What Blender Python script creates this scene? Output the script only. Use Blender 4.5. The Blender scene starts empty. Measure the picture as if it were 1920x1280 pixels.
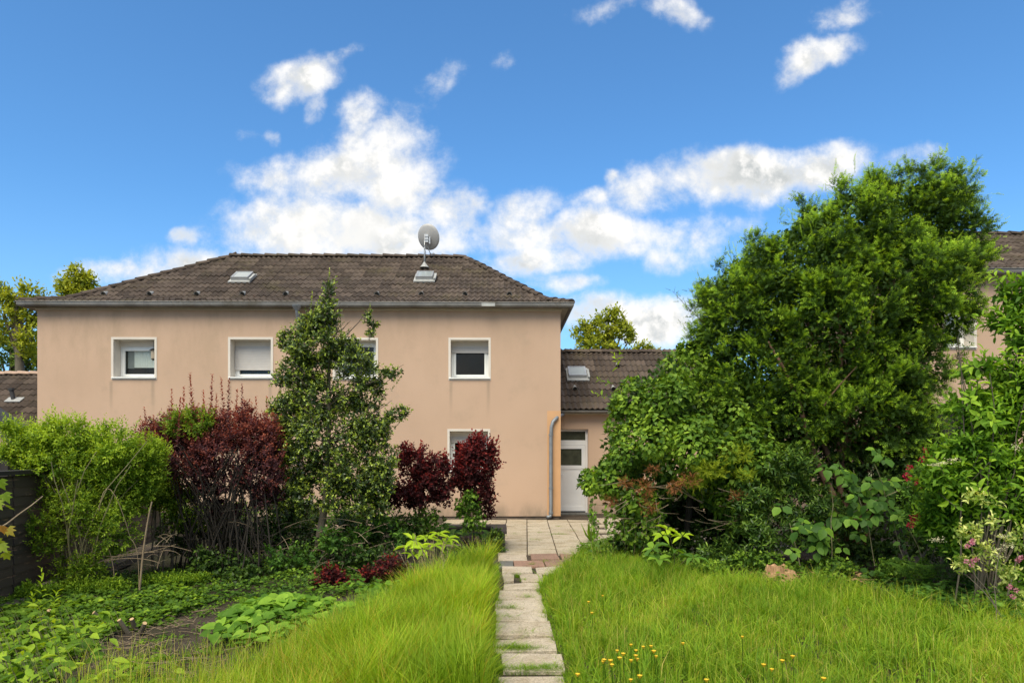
import bpy, math, random
import numpy as np
from mathutils import Vector, Matrix, Euler

SC = bpy.context.scene
COL = SC.collection
R = math.radians
YAW = R(0.7)
CAMH = 1.65
F = 1280.0          # focal length in photograph pixels
HOR = 847.0         # horizon row in the photograph

# ------------------------------------------------------------------ camera
cd = bpy.data.cameras.new('camera')
cam = bpy.data.objects.new('camera', cd)
COL.objects.link(cam)
cam.location = (0, 0, CAMH)
cam.rotation_euler = (R(90), 0, -YAW)
cd.lens = 24.0
cd.sensor_width = 36.0
cd.shift_y = (HOR - 640) / 1920.0
cd.clip_start = 0.05
cd.clip_end = 2000
SC.camera = cam

# ------------------------------------------------------------------ light
SUN_EL, SUN_AZ = R(52), R(200)     # azimuth clockwise from +Y
sl = bpy.data.lights.new('sun', 'SUN')
sl.energy = 1.5
sl.angle = R(42)
sl.color = (1.0, 0.90, 0.70)
sun = bpy.data.objects.new('sun', sl)
COL.objects.link(sun)
sd = Vector((math.sin(SUN_AZ) * math.cos(SUN_EL), math.cos(SUN_AZ) * math.cos(SUN_EL), math.sin(SUN_EL)))
sun.rotation_euler = sd.to_track_quat('Z', 'Y').to_euler()
sun.location = (-5, -8, 14)

SC.view_settings.view_transform = 'Standard'
SC.view_settings.look = 'None'
SC.view_settings.gamma = 1
SC.view_settings.use_curve_mapping = False
SC.view_settings.exposure = 1.52


class NT:
    """small node-tree helper"""
    def __init__(s, tree):
        s.t = tree
        s.n = tree.nodes
        s.n.clear()

    def add(s, typ, **kw):
        nd = s.n.new(typ)
        for k, v in kw.items():
            if k == 'inp':
                for a, b in v.items():
                    if hasattr(b, 'is_output'):
                        s.t.links.new(b, nd.inputs[a])
                    else:
                        nd.inputs[a].default_value = b
            else:
                setattr(nd, k, v)
        return nd

    def math(s, op, a, b=None, c=None, clamp=False):
        inp = {0: a}
        if b is not None: inp[1] = b
        if c is not None: inp[2] = c
        return s.add('ShaderNodeMath', operation=op, use_clamp=clamp, inp=inp).outputs[0]

    def noise(s, vec, scale, detail=2.0, rough=0.5, dist=0.0):
        return s.add('ShaderNodeTexNoise', inp={'Vector': vec, 'Scale': scale, 'Detail': detail, 'Roughness': rough, 'Distortion': dist})

    def ramp(s, fac, stops):
        r = s.add('ShaderNodeValToRGB', inp={0: fac})
        el = r.color_ramp.elements
        while len(el) < len(stops): el.new(0.5)
        for e, (p, c) in zip(el, stops):
            e.position = p
            e.color = (c[0], c[1], c[2], 1) if len(c) == 3 else c
        return r.outputs[0]

    def mix(s, fac, a, b, typ='MIX'):
        m = s.add('ShaderNodeMix', data_type='RGBA', blend_type=typ, inp={0: fac})
        for idx, v in ((6, a), (7, b)):
            if hasattr(v, 'is_output'): s.t.links.new(v, m.inputs[idx])
            else: m.inputs[idx].default_value = (v[0], v[1], v[2], 1)
        return m.outputs[2]

    def mrange(s, v, a, b, c=0.0, d=1.0, smooth=True):
        return s.add('ShaderNodeMapRange', interpolation_type='SMOOTHSTEP' if smooth else 'LINEAR',
                     inp={0: v, 1: a, 2: b, 3: c, 4: d}).outputs[0]


# ------------------------------------------------------------------ world
W = bpy.data.worlds.new('World')
SC.world = W
W.use_nodes = True
w = NT(W.node_tree)
sky = w.add('ShaderNodeTexSky', sky_type='NISHITA', sun_disc=False, sun_elevation=SUN_EL, sun_rotation=SUN_AZ,
            altitude=50, air_density=1.0, dust_density=0.6, ozone_density=2.5)
tc = w.add('ShaderNodeTexCoord').outputs['Generated']
sep = w.add('ShaderNodeSeparateXYZ', inp={0: tc})
X_, Y_, Z_ = sep.outputs
ysafe = w.math('MAXIMUM', Y_, 0.12)
u = w.math('DIVIDE', X_, ysafe)
v = w.math('DIVIDE', Z_, ysafe)
uv = w.add('ShaderNodeCombineXYZ', inp={0: u, 1: v, 2: 0.0}).outputs[0]
wn = w.noise(uv, 7.0, 4.0, 0.6)
wv = w.add('ShaderNodeVectorMath', operation='SUBTRACT', inp={0: wn.outputs['Color'], 1: (0.5, 0.5, 0.5)}).outputs[0]
wv = w.add('ShaderNodeVectorMath', operation='MULTIPLY', inp={0: wv, 1: (0.09, 0.06, 0.0)}).outputs[0]
uvw = w.add('ShaderNodeVectorMath', operation='ADD', inp={0: uv, 1: wv}).outputs[0]
# real clouds of this sky: centre, half sizes (in photograph pixels, i.e. directions), tilt, weight
CL = [(575, 148, 88, 40, 22, 1.05), (600, 196, 36, 22, 60, .6), (628, 108, 50, 15, 25, .7),
      (640, 318, 165, 60, 8, 1.1), (720, 270, 95, 75, 30, 1.0), (690, 215, 50, 48, 40, .8), (760, 330, 70, 95, 0, 1.0),
      (560, 420, 130, 72, 0, 1.25), (640, 440, 220, 62, 0, 1.25), (845, 405, 62, 62, 50, 1.0), (800, 455, 120, 30, 0, .9),
      (520, 330, 80, 40, 0, .8), (410, 492, 170, 34, 0, 1.0), (240, 512, 130, 30, 5, .95), (345, 440, 32, 16, 10, .7),
      (942, 122, 30, 24, -10, .50), (832, 150, 50, 18, 30, .30), (505, 255, 20, 14, 0, .5), (465, 255, 26, 14, 0, .35),
      (990, 392, 85, 38, 20, .85), (1080, 432, 200, 50, 0, 1.05), (1010, 488, 100, 32, 5, 1.0), (1045, 524, 62, 20, 0, .8),
      (930, 455, 90, 30, 0, .8), (1110, 366, 60, 18, 5, .6), (1152, 324, 20, 16, 0, .65),
      (1235, 345, 90, 50, 10, 1.0), (1350, 330, 170, 52, 8, 1.25), (1500, 325, 150, 48, 15, 1.2), (1580, 296, 70, 32, 15, 1.0), (1700, 300, 90, 22, 10, .5),
      (1230, 430, 150, 40, 0, .9), (1255, 484, 52, 30, 5, .9), (1310, 455, 70, 30, 0, .6),
      (1140, 8, 56, 26, 15, .62), (1275, 20, 64, 26, -20, .58), (1592, 20, 56, 26, 10, .55), (1535, 108, 88, 30, 20, .80), (1530, 88, 44, 24, 0, .6),
      (1215, 600, 170, 50, 5, 1.2), (1110, 590, 90, 40, 0, 1.0), (1330, 590, 90, 40, 0, .9)]
Fm = None
for (px, py, rx, ry, rot, wt) in CL:
    mp = w.add('ShaderNodeMapping', vector_type='TEXTURE', inp={'Vector': uvw})
    mp.inputs['Location'].default_value = ((px - 960) / F + math.tan(YAW), (HOR - py) / F, 0)
    mp.inputs['Rotation'].default_value = (0, 0, R(rot))
    mp.inputs['Scale'].default_value = (rx * 1.16 / F, ry * 1.18 / F, 1)
    dt = w.add('ShaderNodeVectorMath', operation='DOT_PRODUCT', inp={0: mp.outputs[0], 1: mp.outputs[0]}).outputs['Value']
    f = w.math('MULTIPLY_ADD', dt, -wt, wt)
    Fm = f if Fm is None else w.add('ShaderNodeMath', operation='SMOOTH_MAX', inp={0: Fm, 1: f, 2: 0.35}).outputs[0]
Fm = w.math('MAXIMUM', Fm, -1.0)
# the sky beyond the frame: denser cloud, added for its white fill light
far = w.noise(tc, 3.2, 5.0, 0.58)
Fo = w.mrange(far.outputs['Fac'], 0.30, 0.56, -0.9, 1.1, smooth=False)
au = w.math('ABSOLUTE', w.math('SUBTRACT', u, 0.0))
mk = w.math('MAXIMUM', w.mrange(au, 0.82, 1.0), w.mrange(v, 0.72, 0.85))
mk = w.math('MAXIMUM', mk, w.mrange(Y_, 0.2, 0.12))
Fa = w.math('ADD', w.math('MULTIPLY', Fm, w.math('SUBTRACT', 1.0, mk)), w.math('MULTIPLY', Fo, mk))
pv = w.mix(mk, uv, tc)          # noise domain: picture-plane like ahead, direction elsewhere
n1 = w.noise(pv, 9.5, 12.0, 0.64, 0.08)
sh = w.add('ShaderNodeVectorMath', operation='ADD', inp={0: pv, 1: (0.012, 0.03, 0.0)}).outputs[0]
n2 = w.noise(sh, 9.5, 6.0, 0.58, 0.08)
fb = w.math('SUBTRACT', n1.outputs['Fac'], 0.5)
dens = w.math('ADD', w.math('MULTIPLY_ADD', Fa, 1.25, -0.12), w.math('MULTIPLY', fb, 4.4))
alpha = w.math('MULTIPLY', w.math('POWER', w.mrange(dens, -0.35, 1.35), 1.3), w.mrange(Fa, -0.4, 0.6, 0.72, 1.0))
thick = w.mrange(dens, 0.5, 1.9)
lit = w.math('SUBTRACT', n1.outputs['Fac'], n2.outputs['Fac'])
lit = w.mrange(lit, -0.07, 0.08)
# denser cloud bodies turn grey below, thin edges stay bright
big = w.noise(pv, 4.5, 3.0, 0.5)
grey = w.math('MULTIPLY', thick, w.mrange(big.outputs['Fac'], 0.34, 0.56))
lit2 = w.math('MULTIPLY', w.math('SUBTRACT', 1.0, lit), w.math('MULTIPLY_ADD', grey, 0.9, 0.15))
ccol = w.mix(lit2, (0.37, 0.365, 0.355), (0.165, 0.18, 0.185))
skyc = w.add('ShaderNodeVectorMath', operation='MULTIPLY', inp={0: sky.outputs[0], 1: (0.0355, 0.060, 0.075)}).outputs[0]
haze = w.mix(w.mrange(Z_, 0.0, 0.35), (0.14, 0.23, 0.33), skyc)
haze = w.mix(0.45, skyc, haze)
fin = w.mix(alpha, haze, ccol)
bg = w.add('ShaderNodeBackground', inp={0: fin, 1: 1.0})
w.add('ShaderNodeOutputWorld', inp={0: bg.outputs[0]})
W.cycles.sampling_method = 'MANUAL'
W.cycles.sample_map_resolution = 512
#--WORLD-END--


# ================================================================== helpers
def ray(px, py):
    a, c = (px - 960) / F, (HOR - py) / F
    return (a * math.cos(YAW) + math.sin(YAW), -a * math.sin(YAW) + math.cos(YAW), c)


def P(px, py, Y):
    x, y, z = ray(px, py)
    t = Y / y
    return Vector((x * t, Y, CAMH + z * t))


def G(px, py, z=0.0):
    x, y, c = ray(px, py)
    t = (z - CAMH) / c
    return Vector((x * t, y * t, z))


WL = {}


def wloc(o):
    return WL.get(o.name, Vector((0, 0, 0)))


def put(o, parent=None, loc=(0, 0, 0)):
    """link o with its origin at world loc, under parent"""
    COL.objects.link(o)
    loc = Vector(loc)
    WL[o.name] = loc
    if parent is not None:
        o.parent = parent
        o.location = loc - wloc(parent)
    else:
        o.location = loc
    return o


def tag(o, label=None, cat=None, group=None, kind=None):
    if label: o['label'] = label
    if cat: o['category'] = cat
    if group: o['group'] = group
    if kind: o['kind'] = kind
    return o


def thing(name, loc, label, cat, group=None):
    o = bpy.data.objects.new(name, None)
    o.empty_display_size = 0.2
    put(o, None, loc)
    return tag(o, label, cat, group)


def mesh_np(name, verts, faces, mat, smooth=False, tint=None):
    verts = np.asarray(verts, dtype=np.float32).reshape(-1, 3)
    me = bpy.data.meshes.new(name)
    if isinstance(faces, np.ndarray):
        nf, k = faces.shape
        me.vertices.add(len(verts)); me.vertices.foreach_set('co', verts.ravel())
        me.loops.add(nf * k); me.loops.foreach_set('vertex_index', faces.astype(np.int32).ravel())
        me.polygons.add(nf)
        me.polygons.foreach_set('loop_start', np.arange(0, nf * k, k, dtype=np.int32))
        me.polygons.foreach_set('loop_total', np.full(nf, k, dtype=np.int32))
        me.update(calc_edges=True)
    else:
        me.from_pydata([tuple(map(float, q)) for q in verts], [], faces)
        me.update()
    if smooth: me.shade_smooth()
    if tint is not None:
        at = me.attributes.new('tint', 'FLOAT', 'POINT')
        at.data.foreach_set('value', np.asarray(tint, dtype=np.float32))
    if mat is not None: me.materials.append(mat)
    return me


def obj(name, verts, faces, mat, parent=None, smooth=False, kind=None, tint=None, loc=(0, 0, 0)):
    me = mesh_np(name, verts, faces, mat, smooth, tint)
    o = bpy.data.objects.new(name, me)
    put(o, parent, loc)
    if kind: o['kind'] = kind
    return o


def box_vf(x0, x1, y0, y1, z0, z1, ch=0.0):
    if x0 > x1: x0, x1 = x1, x0
    if y0 > y1: y0, y1 = y1, y0
    if z0 > z1: z0, z1 = z1, z0
    if ch <= 0:
        v = [(x, y, z) for z in (z0, z1) for y in (y0, y1) for x in (x0, x1)]
        f = [(0, 2, 3, 1), (4, 5, 7, 6), (0, 1, 5, 4), (2, 6, 7, 3), (0, 4, 6, 2), (1, 3, 7, 5)]
        return v, f
    # chamfered on top and sides of top: ring-based
    c = ch
    v = []
    for (z, i) in ((z0, 0), (z1 - c, 0), (z1, c)):
        v += [(x0 + i, y0 + i, z), (x1 - i, y0 + i, z), (x1 - i, y1 - i, z), (x0 + i, y1 - i, z)]
    f = [(3, 2, 1, 0), (8, 9, 10, 11)]
    for r in (0, 4):
        for k in range(4):
            f.append((r + k, r + (k + 1) % 4, r + 4 + (k + 1) % 4, r + 4 + k))
    return v, f


class MB:
    def __init__(s): s.v = []; s.f = []
    def add(s, v, f):
        o = len(s.v); s.v += [tuple(q) for q in v]; s.f += [tuple(i + o for i in q) for q in f]
        return s
    def box(s, x0, x1, y0, y1, z0, z1, ch=0.0): return s.add(*box_vf(x0, x1, y0, y1, z0, z1, ch))
    def quad(s, *q): return s.add(q, [(0, 1, 2, 3)])
    def tube(s, pts, rad, n=8, cap=True): return s.add(*tube_vf(pts, rad, n, cap))
    def build(s, name, mat, parent=None, **kw): return obj(name, s.v, s.f, mat, parent, **kw)


def tube_vf(pts, rad, n=8, cap=True):
    pts = [Vector(p) for p in pts]
    if not hasattr(rad, '__len__'): rad = [rad] * len(pts)
    v, f = [], []
    prev = None
    for i, p in enumerate(pts):
        d = (pts[min(i + 1, len(pts) - 1)] - pts[max(i - 1, 0)]).normalized()
        if prev is None:
            a = Vector((1, 0, 0)) if abs(d.x) < 0.8 else Vector((0, 1, 0))
        else:
            a = prev
        b = d.cross(a).normalized(); a = b.cross(d).normalized(); prev = a
        for k in range(n):
            t = 2 * math.pi * k / n
            v.append(tuple(p + (a * math.cos(t) + b * math.sin(t)) * rad[i]))
    for i in range(len(pts) - 1):
        for k in range(n):
            f.append((i * n + k, i * n + (k + 1) % n, (i + 1) * n + (k + 1) % n, (i + 1) * n + k))
    if cap:
        f.append(tuple(reversed(range(n)))); m = (len(pts) - 1) * n
        f.append(tuple(range(m, m + n)))
    return v, f


# ================================================================== materials
def newmat(name):
    m = bpy.data.materials.new(name); m.use_nodes = True
    return m, NT(m.node_tree)


def out(t, sh):
    t.add('ShaderNodeOutputMaterial', inp={0: sh})


def simple(name, col, rough=0.6, metal=0.0, var=0.12, scale=6.0, bump=0.0, bscale=60.0, spec=0.5, dirt=None, stretch=None):
    m, t = newmat(name)
    co = t.add('ShaderNodeTexCoord').outputs['Object']
    vec = co
    if stretch:
        vec = t.add('ShaderNodeMapping', inp={'Vector': co, 'Scale': stretch}).outputs[0]
    n = t.noise(vec, scale, 5, 0.6).outputs['Fac']
    lo = tuple(c * (1 - var * 1.6) for c in col); hi = tuple(min(1, c * (1 + var * 1.2)) for c in col)
    c = t.ramp(n, [(0.3, lo), (0.7, hi)])
    if dirt:
        dn = t.noise(vec, scale * 0.45, 6, 0.7).outputs['Fac']
        c = t.mix(t.mrange(dn, 0.48, 0.68), c, dirt)
    oi = t.add('ShaderNodeObjectInfo').outputs['Random']
    c = t.mix(1.0, c, t.ramp(oi, [(0, (1 - var,) * 3), (1, (1, 1, 1))]), 'MULTIPLY')
    p = t.add('ShaderNodeBsdfPrincipled', inp={'Base Color': c, 'Roughness': rough, 'Metallic': metal, 'Specular IOR Level': spec})
    if bump:
        b = t.noise(vec, bscale, 4, 0.6).outputs['Fac']
        bn = t.add('ShaderNodeBump', inp={'Strength': 0.6, 'Distance': bump, 'Height': b})
        t.t.links.new(bn.outputs[0], p.inputs['Normal'])
    out(t, p.outputs[0])
    return m


def leafmat(name, stops, rough=0.45, trans=0.32, spec=0.4, yell=(1.3, 1.15, 0.4)):
    green = stops[0][1][1] > stops[0][1][0]
    if green: stops = [(p_, (c_[0] * 1.34, c_[1] * 1.36, c_[2] * .90)) for p_, c_ in stops]
    rough = min(.8, rough + .12); spec = spec * .55; trans = min(.5, trans + .13)
    m, t = newmat(name)
    a = t.add('ShaderNodeAttribute', attribute_name='tint').outputs['Fac']
    oi = t.add('ShaderNodeObjectInfo').outputs['Random']
    a = t.math('MULTIPLY_ADD', t.math('SUBTRACT', oi, 0.5), 0.001, a)
    c = t.ramp(a, stops)
    co = t.add('ShaderNodeTexCoord').outputs['Object']
    n = t.noise(co, 1.8, 3, 0.5).outputs['Fac']
    c = t.mix(1.0, c, t.ramp(n, [(0.3, (0.78, 0.80, 0.80)), (0.7, (1.18, 1.12, 1.0))]), 'MULTIPLY')
    p = t.add('ShaderNodeBsdfPrincipled', inp={'Base Color': c, 'Roughness': rough, 'Specular IOR Level': spec})
    tc2 = t.mix(1.0, c, yell, 'MULTIPLY')
    tr = t.add('ShaderNodeBsdfTranslucent', inp={0: tc2})
    mx = t.add('ShaderNodeMixShader', inp={0: trans, 1: p.outputs[0], 2: tr.outputs[0]})
    out(t, mx.outputs[0])
    return m


def plaster():
    m, t = newmat('render_plaster')
    co = t.add('ShaderNodeTexCoord').outputs['Object']
    base = t.noise(co, 0.35, 4, 0.55).outputs['Fac']
    c = t.ramp(base, [(0.3, (0.505, 0.348, 0.245)), (0.7, (0.575, 0.400, 0.285))])
    mp = t.add('ShaderNodeMapping', inp={'Vector': co, 'Scale': (1.6, 1.6, 0.55)}).outputs[0]
    st = t.noise(mp, 1.0, 7, 0.68).outputs['Fac']
    sp = t.add('ShaderNodeSeparateXYZ', inp={0: co})
    hi = t.mrange(sp.outputs[2], 2.6, 5.3, 0.18, 1.0)          # blotches grow stronger towards the wall top
    lf = t.mrange(sp.outputs[0], 2.0, -11.0, 0.45, 1.0)
    f = t.math('MULTIPLY', t.mrange(st, 0.40, 0.66), t.math('MULTIPLY', hi, lf))
    c = t.mix(t.math('MULTIPLY', f, 0.45), c, (0.33, 0.245, 0.16))
    pt = t.noise(co, 1.3, 6, 0.7).outputs['Fac']
    c = t.mix(t.math('MULTIPLY', t.mrange(pt, 0.52, 0.72), 0.25), c, (0.36, 0.28, 0.20))
    bs = t.math('MULTIPLY', t.mrange(sp.outputs[2], 0.5, 0.05), t.mrange(st, 0.35, 0.6))
    c = t.mix(t.math('MULTIPLY', bs, 0.6), c, (0.20, 0.17, 0.12))
    wob = t.math('MULTIPLY_ADD', t.math('SUBTRACT', st, 0.5), 0.10, sp.outputs[0])
    streak = None
    for (wx, wz) in ((-9.65, 3.38), (-8.62, 3.38), (-6.75, 3.38), (-5.75, 3.38), (-3.05, 3.37), (-1.30, 3.37), (-.38, 3.37), (-1.32, 1.12), (-.40, 1.12)):
        dx = t.math('ABSOLUTE', t.math('SUBTRACT', wob, wx))
        k_ = t.math('MULTIPLY', t.mrange(dx, 0.07, 0.0), t.math('MULTIPLY', t.mrange(sp.outputs[2], wz - 1.0, wz), t.mrange(sp.outputs[2], wz + .02, wz)))
        streak = k_ if streak is None else t.math('MAXIMUM', streak, k_)
    c = t.mix(t.math('MULTIPLY', streak, 0.42), c, (0.22, 0.18, 0.13))
    fine = t.noise(co, 90, 3, 0.7).outputs['Fac']
    c = t.mix(1.0, c, t.ramp(fine, [(0.3, (0.88, 0.88, 0.88)), (0.7, (1.06, 1.06, 1.06))]), 'MULTIPLY')
    p = t.add('ShaderNodeBsdfPrincipled', inp={'Base Color': c, 'Roughness': 0.92, 'Specular IOR Level': 0.2})
    bn = t.add('ShaderNodeBump', inp={'Strength': 0.5, 'Distance': 0.004, 'Height': fine})
    t.t.links.new(bn.outputs[0], p.inputs['Normal'])
    out(t, p.outputs[0])
    return m


def tilemat():
    m, t = newmat('concrete_roof_tile')
    co = t.add('ShaderNodeTexCoord').outputs['Object']
    oi = t.add('ShaderNodeObjectInfo').outputs['Random']
    at = t.add('ShaderNodeAttribute', attribute_name='tint').outputs['Fac']
    r = t.math('FRACT', t.math('ADD', oi, at))
    c = t.ramp(r, [(0.0, (0.052, 0.038, 0.029)), (0.5, (0.080, 0.059, 0.045)), (1.0, (0.118, 0.088, 0.068))])
    ge = t.add('ShaderNodeNewGeometry').outputs['Position']
    n = t.noise(ge, 1.1, 6, 0.7).outputs['Fac']
    c = t.mix(t.math('MULTIPLY', t.mrange(n, 0.5, 0.72), 0.55), c, (0.115, 0.095, 0.045))
    n2 = t.noise(ge, 14, 5, 0.75).outputs['Fac']
    c = t.mix(t.math('MULTIPLY', t.mrange(n2, 0.60, 0.72), 0.6), c, (0.20, 0.19, 0.165))
    n4 = t.noise(ge, 9, 5, 0.75).outputs['Fac']
    c = t.mix(t.math('MULTIPLY', t.mrange(n4, 0.58, 0.7), 0.5), c, (0.13, 0.06, 0.03))
    n3 = t.noise(ge, 60, 3, 0.7).outputs['Fac']
    c = t.mix(1.0, c, t.ramp(n3, [(0.3, (0.75,) * 3), (0.7, (1.2,) * 3)]), 'MULTIPLY')
    p = t.add('ShaderNodeBsdfPrincipled', inp={'Base Color': c, 'Roughness': 0.85, 'Specular IOR Level': 0.3})
    bn = t.add('ShaderNodeBump', inp={'Strength': 0.5, 'Distance': 0.003, 'Height': n3})
    t.t.links.new(bn.outputs[0], p.inputs['Normal'])
    out(t, p.outputs[0])
    return m


def slabmat(name, a, b, stain, moss=0.5):
    m, t = newmat(name)
    ge = t.add('ShaderNodeNewGeometry').outputs['Position']
    oi = t.add('ShaderNodeObjectInfo').outputs['Random']
    c = t.mix(oi, a, b)
    n = t.noise(ge, 2.6, 7, 0.72).outputs['Fac']
    c = t.mix(t.math('MULTIPLY', t.mrange(n, 0.46, 0.66), 0.6), c, stain)
    v = t.add('ShaderNodeTexVoronoi', inp={'Vector': ge, 'Scale': 110.0}).outputs['Color']
    sv = t.add('ShaderNodeSeparateColor', inp={0: v}).outputs[0]
    c = t.mix(1.0, c, t.ramp(sv, [(0.0, (0.66, 0.64, 0.62)), (0.5, (1.0, 1.0, 1.0)), (1.0, (1.18, 1.16, 1.12))]), 'MULTIPLY')
    n2 = t.noise(ge, 5.0, 7, 0.75).outputs['Fac']
    c = t.mix(t.math('MULTIPLY', t.mrange(n2, 0.56, 0.68), moss), c, (0.12, 0.11, 0.055))
    p = t.add('ShaderNodeBsdfPrincipled', inp={'Base Color': c, 'Roughness': 0.9, 'Specular IOR Level': 0.25})
    bn = t.add('ShaderNodeBump', inp={'Strength': 0.6, 'Distance': 0.004, 'Height': sv})
    t.t.links.new(bn.outputs[0], p.inputs['Normal'])
    out(t, p.outputs[0])
    return m


def soilmat():
    m, t = newmat('garden_soil')
    co = t.add('ShaderNodeTexCoord').outputs['Object']
    n = t.noise(co, 1.2, 7, 0.7).outputs['Fac']
    c = t.ramp(n, [(0.3, (0.045, 0.035, 0.024)), (0.55, (0.085, 0.066, 0.048)), (0.75, (0.13, 0.105, 0.08))])
    n2 = t.noise(co, 26, 5, 0.8).outputs['Fac']
    c = t.mix(1.0, c, t.ramp(n2, [(0.3, (0.5,) * 3), (0.7, (1.5,) * 3)]), 'MULTIPLY')
    n3 = t.noise(co, 0.8, 5, 0.6).outputs['Fac']
    c = t.mix(t.math('MULTIPLY', t.mrange(n3, 0.5, 0.65), 0.5), c, (0.05, 0.065, 0.02))
    p = t.add('ShaderNodeBsdfPrincipled', inp={'Base Color': c, 'Roughness': 0.95, 'Specular IOR Level': 0.2})
    bn = t.add('ShaderNodeBump', inp={'Strength': 0.9, 'Distance': 0.03, 'Height': n2})
    t.t.links.new(bn.outputs[0], p.inputs['Normal'])
    out(t, p.outputs[0])
    return m


def barkmat(name, a, b, sc=18):
    m, t = newmat(name)
    co = t.add('ShaderNodeTexCoord').outputs['Object']
    mp = t.add('ShaderNodeMapping', inp={'Vector': co, 'Scale': (1, 1, 0.25)}).outputs[0]
    n = t.noise(mp, sc, 6, 0.7).outputs['Fac']
    c = t.ramp(n, [(0.3, a), (0.7, b)])
    p = t.add('ShaderNodeBsdfPrincipled', inp={'Base Color': c, 'Roughness': 0.9})
    bn = t.add('ShaderNodeBump', inp={'Strength': 0.7, 'Distance': 0.01, 'Height': n})
    t.t.links.new(bn.outputs[0], p.inputs['Normal'])
    out(t, p.outputs[0])
    return m


def fencemat():
    m, t = newmat('black_stained_board')
    co = t.add('ShaderNodeTexCoord').outputs['Object']
    mp = t.add('ShaderNodeMapping', inp={'Vector': co, 'Scale': (1.2, 1.2, 14)}).outputs[0]
    n = t.noise(mp, 2.2, 8, 0.75).outputs['Fac']
    oi = t.add('ShaderNodeObjectInfo').outputs['Random']
    c = t.mix(oi, (0.040, 0.032, 0.028), (0.075, 0.055, 0.045))
    c = t.mix(t.mrange(n, 0.56, 0.64), c, (0.26, 0.16, 0.11))
    p = t.add('ShaderNodeBsdfPrincipled', inp={'Base Color': c, 'Roughness': 0.6})
    bn = t.add('ShaderNodeBump', inp={'Strength': 0.5, 'Distance': 0.006, 'Height': n})
    t.t.links.new(bn.outputs[0], p.inputs['Normal'])
    out(t, p.outputs[0])
    return m


def glassmat(name='window_glass', rough=0.02, refl=0.18):
    m, t = newmat(name)
    tr = t.add('ShaderNodeBsdfTransparent', inp={0: (0.90, 0.92, 0.90, 1)})
    gl = t.add('ShaderNodeBsdfGlossy', inp={0: (1, 1, 1, 1), 'Roughness': rough})
    fr = t.add('ShaderNodeFresnel', inp={0: 1.5}).outputs[0]
    fac = t.math('MULTIPLY', fr, 0.45, clamp=True)
    mx = t.add('ShaderNodeMixShader', inp={0: fac, 1: tr.outputs[0], 2: gl.outputs[0]})
    out(t, mx.outputs[0])
    return m


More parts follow.
